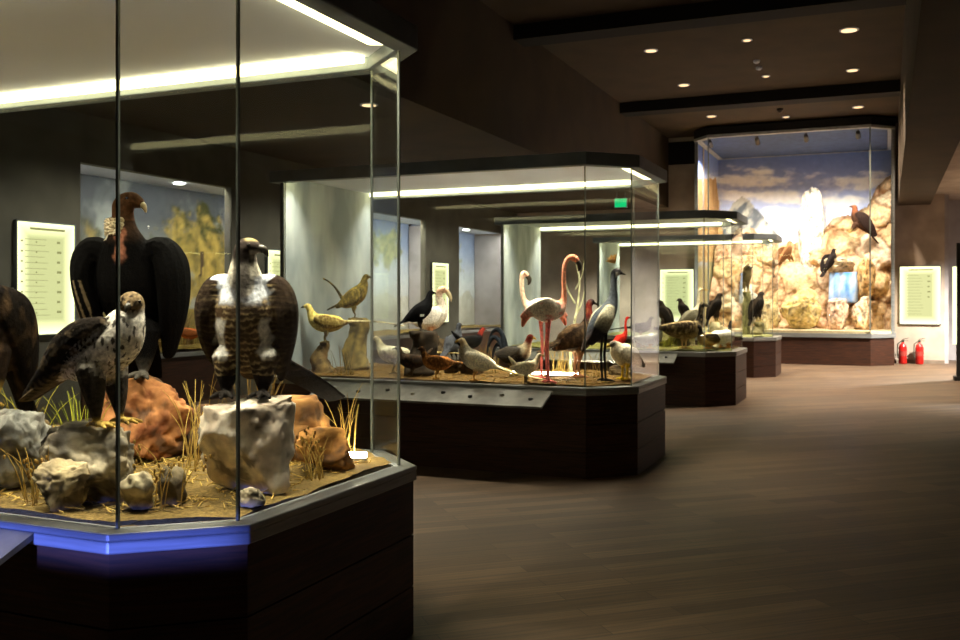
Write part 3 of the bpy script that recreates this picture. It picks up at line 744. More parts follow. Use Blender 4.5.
def vary(spec, **k): d = dict(spec); d.update(k); return d
PHEAS = dict(
    spine=[(-.17, .19, .03, .03, 'body'), (-.11, .19, .07, .07, 'body'), (0, .185, .088, .088, 'body'), (.09, .215, .072, .078, 'breast'), (.135, .27, .04, .046, 'neck'), (.155, .32, .029, .031, 'head'), (.175, .35, .03, .031, 'head'), (.2, .35, .018, .018, 'head')],
    beak=[(.195, 0, .35, .012), (.22, 0, .346, .009), (.24, 0, .335, .003)], eyes=[(.182, .028, .356, .006), (.182, -.028, .356, .006)],
    wings=[[(.09, .062, .235, .02, .03, 'wing'), (0, .082, .21, .022, .06, 'wing'), (-.11, .062, .195, .018, .045, 'wing'), (-.2, .03, .19, .01, .02, 'wing')]],
    tails=[[(-.13, .195, .045, .025, 'tail'), (-.3, .185, .04, .012, 'tail'), (-.48, .16, .028, .008, 'tail'), (-.68, .12, .008, .006, 'tail')]],
    legs=[[(.0, .035, .13, .032, 'body'), (-.005, .037, .085, .017, 'leg'), (.012, .037, .045, .008, 'leg'), (.0, .037, .012, .008, 'leg')]], toe=.055)
GROUSE = vary(PHEAS,
    spine=[(-.15, .17, .03, .03, 'body'), (-.11, .18, .07, .07, 'body'), (-.02, .23, .098, .1, 'body'), (.06, .3, .085, .09, 'breast'), (.105, .38, .05, .055, 'neck'), (.115, .44, .034, .036, 'head'), (.135, .475, .034, .034, 'head'), (.16, .475, .02, .02, 'head')],
    beak=[(.158, 0, .476, .014), (.18, 0, .472, .01), (.195, 0, .458, .004)], eyes=[(.145, .031, .483, .007), (.145, -.031, .483, .007)],
    wings=[[(.07, .07, .32, .02, .03, 'wing'), (0, .094, .26, .024, .075, 'wing'), (-.09, .075, .2, .02, .06, 'wing'), (-.2, .03, .13, .01, .02, 'wing')]],
    tails=[[(-.12, .18, .05, .025, 'tail'), (-.22, .12, .055, .014, 'tail'), (-.31, .07, .05, .008, 'tail')]])
RAPTOR = dict(
    spine=[(-.09, .14, .03, .04, 'body'), (-.06, .19, .07, .075, 'belly'), (-.01, .27, .092, .095, 'belly'), (.025, .36, .085, .085, 'breast'), (.045, .43, .052, .055, 'neck'), (.06, .475, .045, .046, 'head'), (.085, .487, .038, .036, 'head'), (.105, .48, .02, .02, 'head')],
    beak=[(.1, 0, .482, .014), (.122, 0, .478, .011), (.132, 0, .458, .004)], eyes=[(.085, .034, .49, .008), (.085, -.034, .49, .008)],
    wings=[[(.035, .075, .385, .022, .035, 'wing'), (-.03, .092, .32, .026, .07, 'wing'), (-.1, .07, .2, .022, .055, 'wing'), (-.16, .03, .06, .01, .02, 'wing')]],
    tails=[[(-.09, .16, .045, .025, 'tail'), (-.14, .05, .045, .014, 'tail'), (-.18, -.05, .045, .008, 'tail')]],
    legs=[[(.0, .045, .19, .045, 'belly'), (.005, .047, .1, .028, 'belly'), (.012, .047, .045, .013, 'leg'), (.012, .047, .012, .01, 'leg')]], toe=.06, toer=.008)
DUCK = dict(
    spine=[(-.19, .13, .02, .02, 'body'), (-.13, .12, .06, .05, 'body'), (-.02, .115, .09, .078, 'body'), (.08, .13, .075, .075, 'breast'), (.125, .19, .036, .04, 'neck'), (.13, .235, .03, .032, 'head'), (.145, .265, .033, .033, 'head'), (.172, .262, .018, .018, 'head')],
    beak=[(.17, 0, .258, .014), (.2, 0, .25, .013), (.225, 0, .247, .008)], eyes=[(.155, .029, .272, .006), (.155, -.029, .272, .006)],
    wings=[[(.07, .06, .155, .02, .03, 'wing'), (-.02, .085, .14, .022, .05, 'wing'), (-.13, .055, .14, .016, .035, 'wing'), (-.22, .02, .15, .008, .014, 'wing')]],
    tails=[[(-.15, .13, .045, .02, 'tail'), (-.24, .14, .035, .01, 'tail')]],
    legs=[[(-.0, .04, .06, .02, 'leg'), (0, .042, .03, .009, 'leg'), (.0, .042, .012, .009, 'leg')]], toe=.06, toer=.007)
GOOSE = vary(DUCK,
    spine=[(-.3, .27, .025, .025, 'body'), (-.2, .25, .09, .075, 'body'), (-.02, .235, .13, .115, 'body'), (.13, .255, .11, .11, 'breast'), (.2, .34, .045, .055, 'neck'), (.22, .43, .032, .034, 'neck'), (.225, .51, .031, .032, 'neck'), (.25, .555, .036, .036, 'head'), (.29, .55, .022, .022, 'head')],
    beak=[(.285, 0, .548, .018), (.315, 0, .54, .014), (.345, 0, .535, .006)], eyes=[(.262, .031, .565, .006), (.262, -.031, .565, .006)],
    wings=[[(.13, .085, .3, .024, .04, 'wing'), (-.02, .125, .27, .028, .075, 'wing'), (-.2, .08, .27, .02, .05, 'wing'), (-.38, .03, .26, .01, .018, 'wing')]],
    tails=[[(-.24, .26, .06, .025, 'tail'), (-.38, .25, .04, .012, 'tail')]],
    legs=[[(0, .055, .15, .035, 'body'), (0, .058, .08, .012, 'leg'), (0, .058, .015, .011, 'leg')]], toe=.085, toer=.009)
FLAM = dict(voxel=.0045,
    spine=[(-.2, .66, .02, .02, 'body'), (-.15, .68, .06, .06, 'body'), (-.03, .685, .105, .118, 'body'), (.085, .705, .082, .092, 'breast'), (.145, .77, .03, .034, 'neck'), (.155, .86, .0235, .0235, 'neck'), (.15, .98, .022, .022, 'neck'), (.155, 1.09, .021, .021, 'neck'), (.185, 1.165, .022, .022, 'neck'), (.23, 1.185, .028, .028, 'head'), (.268, 1.165, .026, .028, 'head'), (.285, 1.14, .018, .018, 'head')],
    beak=[(.283, 0, 1.145, .02), (.302, 0, 1.11, .019), (.3, 0, 1.075, .014), (.288, 0, 1.055, .004)], eyes=[(.25, .026, 1.178, .006), (.25, -.026, 1.178, .006)],
    wings=[[(.09, .07, .735, .02, .04, 'wing'), (-.02, .095, .715, .024, .085, 'wing'), (-.15, .06, .68, .018, .06, 'wing'), (-.25, .02, .62, .01, .02, 'tip')]],
    tails=[[(-.16, .67, .05, .03, 'tip'), (-.22, .6, .045, .03, 'tip'), (-.24, .54, .02, .015, 'tip')]],
    legs=[[(-.0, .05, .62, .03, 'leg'), (0.0, .05, .52, .015, 'leg'), (-.012, .05, .33, .012, 'leg'), (0, .05, .02, .0105, 'leg')]], toe=.075, toer=.01)
FLAM2 = vary(FLAM, spine=[(-.2, .66, .02, .02, 'body'), (-.15, .68, .06, .06, 'body'), (-.02, .70, .098, .1, 'body'), (.09, .71, .075, .08, 'breast'), (.15, .75, .033, .036, 'neck'), (.18, .83, .0245, .0245, 'neck'), (.19, .92, .023, .023, 'neck'), (.19, .99, .024, .024, 'neck'), (.175, 1.04, .029, .029, 'head'), (.145, 1.035, .024, .026, 'head'), (.13, 1.01, .018, .018, 'head')],
    beak=[(.131, 0, 1.015, .02), (.115, 0, .985, .019), (.118, 0, .95, .014), (.13, 0, .93, .004)], eyes=[(.165, .028, 1.05, .006), (.165, -.028, 1.05, .006)])
CRANE = dict(voxel=.0055,
    spine=[(-.19, .42, .025, .025, 'tail'), (-.14, .49, .07, .07, 'body'), (-.045, .61, .105, .105, 'body'), (.03, .72, .085, .085, 'neck'), (.07, .82, .05, .054, 'neck'), (.078, .92, .037, .039, 'neck'), (.082, 1.02, .033, .034, 'neck'), (.092, 1.08, .038, .04, 'head'), (.122, 1.1, .042, .041, 'face'), (.155, 1.092, .02, .02, 'head')],
    beak=[(.15, 0, 1.093, .015), (.18, 0, 1.083, .011), (.21, 0, 1.072, .003)], eyes=[(.13, .038, 1.11, .006), (.13, -.038, 1.11, .006)],
    wings=[[(.015, .075, .745, .022, .045, 'patch'), (-.035, .106, .64, .026, .085, 'patch'), (-.10, .088, .51, .024, .075, 'wing'), (-.18, .045, .38, .014, .03, 'wing')]],
    tails=[[(-.15, .5, .07, .04, 'tail'), (-.21, .4, .06, .03, 'tail'), (-.25, .31, .03, .015, 'tail')]],
    legs=[[(-.04, .05, .54, .04, 'leg'), (-.02, .052, .44, .017, 'leg'), (-.035, .052, .27, .013, 'leg'), (-.02, .052, .02, .011, 'leg')]], toe=.09, toer=.01)
HERON = vary(CRANE,
    spine=[(-.22, .42, .02, .02, 'tail'), (-.15, .45, .05, .055, 'body'), (-.02, .5, .075, .085, 'body'), (.06, .57, .05, .06, 'neck'), (.09, .66, .028, .03, 'neck'), (.085, .76, .022, .023, 'neck'), (.095, .85, .021, .022, 'neck'), (.125, .9, .027, .027, 'head'), (.165, .905, .017, .017, 'head')],
    beak=[(.16, 0, .905, .013), (.21, 0, .9, .009), (.26, 0, .893, .003)], eyes=[(.14, .024, .912, .005), (.14, -.024, .912, .005)],
    wings=[[(.04, .055, .56, .02, .04, 'wing'), (-.04, .075, .5, .024, .075, 'wing'), (-.14, .055, .44, .02, .05, 'wing'), (-.25, .025, .37, .012, .02, 'wing')]],
    tails=[[(-.16, .44, .04, .025, 'tail'), (-.26, .37, .03, .012, 'tail')]],
    legs=[[(0, .035, .42, .028, 'leg'), (0, .037, .33, .012, 'leg'), (-.01, .037, .2, .011, 'leg'), (0, .037, .02, .01, 'leg')]])
HUNCH = dict(
    spine=[(-.15, .17, .02, .02, 'body'), (-.1, .19, .065, .07, 'body'), (0, .235, .095, .11, 'body'), (.07, .28, .08, .095, 'breast'), (.11, .33, .05, .055, 'neck'), (.13, .345, .036, .036, 'head'), (.16, .34, .02, .02, 'head')],
    beak=[(.155, 0, .34, .014), (.19, 0, .325, .01), (.225, 0, .308, .003)], eyes=[(.14, .034, .352, .006), (.14, -.034, .352, .006)],
    wings=[[(.06, .075, .29, .02, .04, 'wing'), (-.02, .098, .24, .024, .085, 'wing'), (-.1, .07, .19, .02, .055, 'wing'), (-.19, .03, .13, .01, .02, 'wing')]],
    tails=[[(-.12, .18, .04, .025, 'tail'), (-.2, .13, .035, .012, 'tail')]],
    legs=[[(0, .045, .15, .028, 'leg'), (0, .047, .1, .0125, 'leg'), (.004, .047, .02, .0115, 'leg')]], toe=.06, toer=.008)
ROOST = vary(PHEAS,
    tails=[[(-.11, .21, .05, .035, 'tail'), (-.18, .31, .022, .024, 'tail'), (-.25, .34, .018, .02, 'tail'), (-.31, .27, .013, .015, 'tail'), (-.33, .19, .006, .008, 'tail')],
           [(-.11, .22, .04, .03, 'tail'), (-.14, .35, .02, .024, 'tail'), (-.2, .41, .018, .02, 'tail'), (-.27, .38, .013, .015, 'tail'), (-.31, .3, .006, .008, 'tail')],
           [(-.1, .22, .04, .03, 'tail', .01), (-.17, .27, .02, .022, 'tail', .02), (-.24, .27, .016, .018, 'tail', .03), (-.28, .2, .012, .012, 'tail', .03), (-.29, .14, .006, .006, 'tail', .03)]])
PELI = dict(
    spine=[(-.22, .2, .03, .03, 'body'), (-.14, .2, .1, .09, 'body'), (0, .22, .15, .14, 'body'), (.1, .28, .1, .11, 'body'), (.13, .37, .05, .055, 'neck'), (.1, .45, .04, .042, 'neck'), (.11, .52, .042, .042, 'head'), (.15, .545, .045, .042, 'head'), (.19, .53, .026, .026, 'head')],
    beak=[(.185, 0, .53, .022), (.215, 0, .49, .022), (.235, 0, .45, .017), (.242, 0, .41, .006)], eyes=[(.16, .042, .555, .007), (.16, -.042, .555, .007)],
    wings=[[(.1, .1, .3, .024, .05, 'wing'), (0, .145, .25, .028, .1, 'wing'), (-.15, .1, .22, .02, .07, 'wing'), (-.3, .03, .19, .01, .02, 'wing')]],
    tails=[[(-.18, .2, .07, .025, 'tail'), (-.3, .17, .06, .012, 'tail')]],
    legs=[[(0, .06, .12, .03, 'leg'), (0, .06, .02, .014, 'leg')]], toe=.09, toer=.011)

# --- the nearest case: birds of prey
G0 = .845
x, y = xy(250, 3.98); rw = rock('boulder', 'pale white block of stone under the griffon vulture, front of the raptor case', (x-.03, y+.02, .845), (.44, .40, .40), C((246, 236, 216)), C((212, 194, 174)), 21, .5, boxy=.95, rug=.55)
WHITE_TOP = 1.245; WX, WY = x-.03, y+.02
def griffon_pat(p, c):
    ax = abs(p.y); jit = .03*noise.noise(p*22)
    if p.z < .5 and p.z > .10 and c[0] < .3 and p.x > -.3:
        w = math.atan2(p.y, p.x+.02)*.16+.025*noise.noise(p*9); zz = p.z/.026+.7*noise.noise(p*13); row = math.floor(zz); f = ((w/.04+.5*(row % 2)) % 1)-.5
        t = (zz-row)-1.5*f*f                                # scalloped feathers: pale lower edges
        c = mixc(c, C((196, 172, 126)), .62*ss(-.15, .1, t+.12)*ss(.45, .1, t)*(1-.9*ss(.11, .15, ax))*ss(-.5, .1, noise.noise(p*25)))
        c = mixc(c, C((40, 30, 22)), .6*ss(.0, .5, noise.noise(p*14)))
    fr = ss(.0, .04, p.x)
    c = mixc(c, C((232, 228, 220)), .9*fr*ss(.16, .18, p.z)*ss(.36, .33, p.z)*ss(.035, .015, abs(ax-.10)+jit))
    c = mixc(c, C((214, 218, 226)), .9*fr*ss(.40, .43, p.z)*ss(.57, .53, p.z)*ss(.05, .025, abs(ax-.075-.4*(p.z-.47))+jit*1.6))
    c = mixc(c, C((222, 214, 194)), .85*ss(.52, .55, p.z)*ss(.62, .57, p.z)*ss(.01, .03, ax)*ss(.11, .08, ax))
    c = mixc(c, C((34, 28, 26)), .9*fr*ss(.38, .42, p.z)*ss(.54, .50, p.z)*ss(.02, -.01, ax-.035-.3*(p.z-.45)+jit))
    c = mixc(c, C((64, 56, 52)), .85*ss(.06, .08, p.x)*ss(.49, .53, p.z)*ss(.046, .03, ax))
    c = mixc(c, C((58, 50, 46)), .85*ss(.585, .62, p.z+jit*.6))
    c = mixc(c, C((190, 170, 116)), .75*ss(.680, .694, p.z)*ss(.0, .03, p.y))
    c = mixc(c, C((206, 196, 178)), .7*ss(.60, .615, p.z)*ss(.655, .64, p.z)*ss(.028, .038, p.y))
    return c
GRIF = dict(voxel=.0052,
    spine=[(-.1, .12, .06, .06, 'body'), (-.06, .2, .115, .11, 'body'), (0, .31, .14, .13, 'body'), (.03, .42, .13, .12, 'body'), (.045, .49, .09, .085, 'ruff'), (.055, .55, .072, .07, 'neck'), (.06, .60, .056, .056, 'neck'), (.075, .652, .047, .05, 'head', .008), (.085, .663, .036, .037, 'head', .04), (.088, .652, .021, .022, 'head', .072)],
    beak=[(.088, .066, .654, .018), (.09, .094, .648, .015), (.09, .107, .622, .005)], eyes=[(.118, .03, .668, .007), (.05, .035, .675, .007)],
    wings=[[(.02, .085, .50, .05, .045, 'wing'), (.015, .14, .475, .058, .07, 'wing'), (-.01, .165, .39, .06, .11, 'wing'), (-.06, .158, .25, .05, .10, 'wing'), (-.18, .12, .08, .02, .04, 'dark')]],
    tails=[[(-.08, .17, .075, .04, 'dark', .05), (-.22, .1, .08, .022, 'dark', .15), (-.36, .02, .075, .014, 'dark', .25), (-.48, -.06, .06, .01, 'dark', .34)]],
    legs=[[(.03, .08, .18, .07, 'body'), (.04, .08, .09, .045, 'dark'), (.05, .08, .03, .02, 'dark'), (.055, .08, .014, .016, 'dark')]], toe=.1, toer=.013)
make_bird('griffon_vulture', 'brown scalloped vulture with white neck and thigh stripes standing on the pale white block', (WX, WY, WHITE_TOP-.012), 272, .95, GRIF,
    dict(body=(78, 60, 42), wing=(44, 34, 26), dark=(22, 18, 16), neck=(196, 190, 176), ruff=(180, 174, 162), head=(66, 58, 52), leg=(40, 36, 33)), griffon_pat)

x, y = xy(148, 4.85); rock('boulder', 'large reddish brown rock under the black vulture in the raptor case', (x, y, .845), (.60, .50, .42), C((176, 122, 76)), C((112, 66, 40)), 33, .35)
def black_pat(p, c):
    if p.z < .5 and p.y < -.17 and p.x > -.1:
        if math.sin(p.y*160+p.z*30) > .5 and p.z > .22: c = mixc(c, C((140, 122, 96)), .7)
    c = mixc(c, C((176, 116, 92)), .8*ss(.57, .64, p.z)*ss(.79, .74, p.z)*ss(.09, .12, p.x)*ss(.032, .012, abs(p.y-.005)+.02*noise.noise(p*30)))
    if .70 < p.z < .80 and -.11 < p.y < -.02 and p.x < .14: c = mixc(c, C((226, 214, 190)), .9)
    if p.z > .80: c = mixc(c, C((92, 64, 44)), .75 if p.z < .9 else .2)
    return c
BLACKV = dict(voxel=.006,
    spine=[(-.12, .2, .07, .07, 'body'), (-.08, .33, .14, .13, 'body'), (0, .48, .165, .15, 'body'), (.05, .62, .14, .13, 'body'), (.08, .70, .1, .10, 'body'), (.095, .77, .062, .066, 'neck'), (.105, .83, .052, .056, 'neck'), (.115, .875, .053, .056, 'head', .008), (.125, .90, .044, .046, 'head', .05), (.125, .885, .028, .03, 'head', .09)],
    beak=[(.125, .082, .886, .02), (.127, .108, .872, .016), (.127, .12, .842, .005)], eyes=[(.165, .04, .905, .008), (.082, .04, .905, .008)],
    wings=[[(.03, .1, .62, .07, .08, 'body'), (.04, .175, .655, .07, .09, 'body'), (.03, .225, .56, .065, .13, 'body'), (-.03, .215, .36, .06, .12, 'body'), (-.1, .17, .12, .03, .05, 'body')]],
    tails=[[(-.1, .25, .1, .04, 'body'), (-.2, .1, .1, .02, 'body'), (-.27, -.02, .09, .012, 'body')]],
    legs=[[(.03, .08, .24, .085, 'body'), (.04, .085, .12, .055, 'body'), (.05, .085, .04, .024, 'leg'), (.06, .085, .018, .018, 'leg')]], toe=.12, toer=.016)
x, y = xy(130, 4.8)
o = make_bird('black_vulture', 'big black vulture with drooping wings and a white neck patch on the reddish brown rock', (x, y, 1.245), 272, .985, BLACKV,
    dict(body=(9, 8, 8), neck=(60, 44, 34), head=(74, 52, 38), leg=(70, 66, 60), beak='p'), black_pat)
rb = MB(); rr = random.Random(9)
for i in range(120):
    a = R(rr.uniform(100, 300)); q = rr.uniform(-1, 1); p = Vector((.09+math.cos(a+1.2)*.06-.005, math.sin(a+1.2)*.062, .755+.028*q)); d = Vector((math.cos(a+1.2), math.sin(a+1.2), .5*q)).normalized()
    loft(rb, [p-d*.02, p+d*.012, p+d*.03], [(.012, .012), (.013, .013), (.004, .004)], [mixc(C((232, 220, 196)), C((190, 172, 140)), rr.random())]*3, 6, 1)
n_ = rb.build('neck_ruff', PLANTM, o, smooth=True, color=True); n_['label'] = 'cream white feather ruff'

x, y = xy(86, 3.8); rock('boulder', 'grey boulder under the streaked hawk in the raptor case', (x, y+.03, .845), (.50, .36, .31), C((176, 164, 138)), C((104, 98, 88)), 44, .25)
x2, y2 = xy(58, 3.62); rock('stone', 'rounded grey tan stone in front of the hawk boulder', (x2, y2+.03, .845), (.24, .18, .19), C((186, 168, 130)), C((112, 100, 82)), 45, .1)
def hawk_pat(p, c):
    if c[0] > .35:
        n = noise.noise(Vector((p.x*62, p.y*80, p.z*26)))
        if n > .27: c = mixc(c, C((46, 38, 32)), .9)
        if p.z < .26: c = mixc(c, C((180, 160, 120)), .3)
    elif c[0] > .05 and p.z > .42: c = mixc(c, C((50, 42, 34)), ss(0, .3, noise.noise(p*60)))
    elif p.x < .1 and p.z > .2: c = mixc(c, C((92, 78, 60)), .6*ss(.1, .4, noise.noise(Vector((p.x*18, p.y*40, p.z*40)))))
    return c
HAWK = dict(voxel=.0045,
    spine=[(-.2, .21, .03, .03, 'breast'), (-.14, .235, .07, .068, 'breast'), (-.03, .285, .1, .1, 'breast'), (.06, .35, .095, .1, 'breast'), (.105, .42, .072, .075, 'breast'), (.12, .458, .053, .054, 'throat'), (.13, .487, .051, .05, 'head', -.008), (.145, .487, .04, .04, 'head', -.028), (.15, .48, .022, .022, 'head', -.046)],
    beak=[(.15, -.042, .48, .015), (.157, -.062, .475, .011), (.158, -.07, .457, .004)], eyes=[(.176, -.018, .495, .008), (.115, -.035, .495, .008)],
    wings=[[(.05, .07, .41, .025, .03, 'wing'), (-.03, .095, .372, .028, .06, 'wing'), (-.14, .088, .30, .026, .066, 'wing'), (-.27, .055, .20, .016, .036, 'wing'), (-.39, .03, .11, .008, .012, 'wing')]],
    tails=[[(-.17, .22, .055, .02, 'tail'), (-.3, .15, .06, .012, 'tail'), (-.4, .09, .055, .008, 'tail')]],
    legs=[[(-.02, .06, .23, .062, 'thigh'), (0, .065, .13, .042, 'thigh'), (.01, .065, .05, .02, 'thigh'), (.015, .065, .014, .013, 'leg')]], toe=.085, toer=.0105)
make_bird('hawk', 'hawk with a dark streaked white breast and brown wings on the grey boulder', (x+.085, y+.02, 1.14), -20, 1.0, HAWK,
    dict(body=(220, 212, 196), breast=(222, 214, 200), throat=(226, 220, 208), head=(118, 100, 74), wing=(28, 23, 19), tail=(84, 70, 50), thigh=(54, 48, 42), leg=(196, 160, 60), beak='x'), hawk_pat)
x, y = xy(8, 4.05); rock('boulder', 'upright grey rock under the dark brown eagle, cut by the picture edge', (x, y, .845), (.40, .34, .34), C((150, 148, 138)), C((104, 104, 100)), 51, .4)
make_bird('eagle', 'dark brown eagle cut by the left picture edge', (x-.10, y-.02, 1.18), 250, 1.28, RAPTOR, dict(body=(34, 25, 19), belly=(36, 27, 20), breast=(32, 24, 18), neck=(46, 34, 25), head=(40, 30, 22), wing=(20, 16, 13), tail=(22, 18, 15), leg=(180, 150, 70)), feather_noise(C((22, 17, 14)), C((88, 68, 46)), 26), voxel=.005)
for (u, zc, sz, c1, c2, sd_, lab) in (
    (137, 3.62, (.15, .13, .15), (214, 200, 164), (92, 82, 66), 61, 'small streaked cream stone at the front corner of the raptor case'),
    (174, 3.72, (.13, .13, .15), (160, 146, 116), (100, 90, 74), 62, 'small grey tan stone between the streaked stone and the white block'),
    (252, 3.70, (.12, .10, .075), (214, 200, 170), (150, 136, 108), 63, 'small cream pebble stone at the foot of the white block'),
    (326, 4.47, (.30, .24, .20), (178, 128, 64), (120, 80, 40), 64, 'ochre brown rock beside the short light bar'),
    (298, 4.72, (.36, .28, .33), (168, 124, 72), (110, 76, 44), 65, 'tan rock behind the white block, below the vulture tail'),
    (215, 4.9, (.30, .26, .26), (140, 104, 66), (86, 62, 40), 66, 'brown rock in shade between the reddish rock and the white block'),
    (8, 4.75, (.5, .3, .24), (120, 100, 66), (70, 60, 44), 67, 'low brown rock behind the grey rock at the picture edge')):
    x, y = xy(u, zc); rock('stone', lab, (x, y, .842), sz, C(c1), C(c2), sd_, .2, sub=4)

# --- dry plants
def tuft(name, lab, loc, h, n, spread, c1, c2, seeds=0, lean=.45, w=.0032, cat='plant', group=None):
    rr = random.Random(int(loc[0]*977+loc[1]*313)); mb = MB()
    for i in range(n):
        a = rr.random()*6.283; d = spread*rr.random()**.5; hh = h*(.55+.45*rr.random()); ln = lean*hh*(.3+rr.random()); b = rr.random()*6.283
        p0 = Vector((d*math.cos(a), d*math.sin(a), -.01)); dx = Vector((math.cos(b), math.sin(b), 0))
        pts = [p0, p0+dx*ln*.2+Vector((0, 0, hh*.4)), p0+dx*ln*.55+Vector((0, 0, hh*.78)), p0+dx*ln+Vector((0, 0, hh*(1 if not seeds else .98)))]
        c = mixc(c1, c2, rr.random())
        loft(mb, pts, [(w, w*.5), (w*.9, w*.5), (w*.7, w*.4), (w*.25, w*.2)], [c]*4, 5, 2)
        if seeds and i % 2 == 0:
            for q in range(seeds):
                t = .55+.45*q/max(1, seeds-1); p = pts[1].lerp(pts[3], t)+Vector((rr.uniform(-1, 1), rr.uniform(-1, 1), rr.uniform(-.5, .8)))*.022
                loft(mb, [p-Vector((0, 0, .005)), p+Vector((0, 0, .005))], [(.0045, .0045)]*2, [mixc(C((186, 152, 80)), C((120, 90, 46)), rr.random())]*2, 6, 1)
    o = mb.build(name, PLANTM, None, smooth=True, color=True); o.location = loc
    return tag(o, lab, cat, group)
STR, STR2, GRN, GRN2 = C((206, 176, 96)), C((140, 112, 56)), C((160, 158, 50)), C((92, 100, 36))
for (u, zc, h, n, sp, c1, c2, sd_, lab) in (
    (166, 3.66, .27, 10, .06, STR, STR2, 6, 'dry seed stems before the reddish rock, at the front corner of the raptor case'),
    (38, 3.75, .26, 11, .08, STR, STR2, 5, 'dry flower stems in front of the grey rock at the picture edge'),
    (78, 4.25, .42, 26, .06, GRN, GRN2, 0, 'yellow green grass tuft behind the hawk boulder'),
    (197, 4.5, .48, 26, .07, STR, STR2, 0, 'tall straw grass between the reddish rock and the white block'),
    (345, 4.7, .40, 14, .05, STR, STR2, 0, 'tall dry reeds near the short light bar below the vulture tail'),
    (316, 4.25, .24, 16, .05, STR, STR2, 4, 'dry straw stems at the right foot of the white block'),
    (258, 5.0, .62, 26, .08, STR2, C((92, 76, 44)), 0, 'tall dull grass behind the brown scalloped vulture'),
    (24, 4.6, .45, 20, .08, GRN, STR2, 0, 'greenish grass behind the dark brown eagle')):
    x, y = xy(u, zc); tuft('dry_grass', lab, (x, y, .845), h, n, sp, c1, c2, sd_)
def litter(lab, k, n, c1, c2, L_=.07, seed=1):
    rr = random.Random(seed); mb = MB(); P = FOOT[k]; Q = offset(P, -.06)
    def ins(x, y): return all((Q[(i+1) % 6][0]-Q[i][0])*(y-Q[i][1])-(Q[(i+1) % 6][1]-Q[i][1])*(x-Q[i][0]) > .03 for i in range(6))
    while n:
        x = rr.uniform(-4.9 if k == 0 else -5.8, -2.2); y = rr.uniform(P[0][1], P[5][1])
        if not ins(x, y): continue
        a = rr.random()*6.28; l = L_*(.4+rr.random()); z = .850+.022*noise.fractal(Vector((x*2.2, y*2.2, k*3.1)), .8, 2, 4)
        mb.bar((x, y, z), (x+l*math.cos(a), y+l*math.sin(a), z+rr.uniform(-.004, .02)), .004, .003, mixc(c1, c2, rr.random())); n -= 1
    o = mb.build('straw_litter', PLANTM, None, color=True); tag(o, lab, 'straw', None, 'stuff')
litter('loose straw scattered on the soil of the raptor case', 0, 1500, STR, STR2, .07, 5)
litter('loose straw scattered on the soil of the flamingo case', 1, 900, STR2, C((110, 80, 44)), .06, 6)
litter('loose dry grass scattered on the soil of the goose case', 2, 600, C((170, 160, 80)), C((104, 104, 50)), .09, 7)

# --- perches
def stump(name, lab, loc, h, r0, r1, c1, c2, seed, lean=(0, 0), branch=None, cat='stump'):
    mb = MB(); rr = random.Random(seed); n = 7
    pts = [Vector((lean[0]*t+.03*math.sin(t*5+seed), lean[1]*t+.03*math.cos(t*4+seed), h*t)) for t in [i/n for i in range(n+1)]]
    pts[-1] = Vector((lean[0], lean[1], h)); 
    loft(mb, pts, [(r0+(r1-r0)*(i/n)**.7,)*2 for i in range(n+1)], [(1, 1, 1)]*(n+1), 16, 4)
    if branch:
        for b in branch: loft(mb, [Vector(p[:3]) for p in b], [(p[3], p[3]) for p in b], [(1, 1, 1)]*len(b), 10, 4)
    for i, v in enumerate(mb.v):
        p = Vector(v); q = Vector((p.x*16, p.y*16, p.z*4))
        d = noise.fractal(q+Vector((seed, 0, 0)), .8, 2, 4)*.18*r0
        ax = Vector((lean[0]*p.z/h, lean[1]*p.z/h, p.z)); e = p-ax; e.z = 0
        if e.length > 1e-5 and p.z > .0: p += e.normalized()*d
        if p.z < 0: p.z = 0
        if p.z > h and not branch: p.z = h
        mb.v[i] = tuple(p); mb.c[i] = mixc(c1, c2, .5+.9*noise.fractal(q*1.5, .8, 2, 4))
    o = mb.build(name, ROCKM, None, smooth=True, color=True); o.location = loc
    return tag(o, lab, cat)
BK1, BK2 = C((120, 98, 62)), C((66, 52, 34))

# --- second case
def at2(u, zc, z=None):
    x, y = xy(u, zc); return (x, y, .85 if z is None else z)
def case2(): pass
x, y = xy(322, 10.3); pz = hz(342, 10.3)
stump('driftwood_stump', 'short leaning driftwood stump under the yellow hen pheasant', (x-.02, y, .845), pz-.845, .13, .05, BK1, BK2, 71, (.05, 0))
make_bird('pheasant', 'pale yellow pheasant with a very long tail on the short driftwood stump', (x+.05, y, pz-.006), 182, 1.12,
    vary(PHEAS, tails=[[(-.13, .195, .045, .025, 'tail'), (-.3, .205, .045, .012, 'tail'), (-.52, .2, .035, .008, 'tail'), (-.75, .16, .012, .006, 'tail')]]),
    dict(body=(196, 172, 92), breast=(206, 186, 110), neck=(200, 176, 96), head=(214, 190, 110), wing=(120, 96, 54), tail=(150, 140, 108), leg=(120, 104, 70)), feather_noise(C((100, 80, 40)), C((226, 206, 140)), 40), 'pheasants in the flamingo case')
x, y = xy(358, 10.75); pz = hz(318, 10.75)
stump('tree_stump', 'tall mossy tree stump under the olive long tailed bird', (x, y, .845), pz-.845, .15, .10, C((128, 110, 62)), C((62, 54, 30)), 72, (-.02, 0))
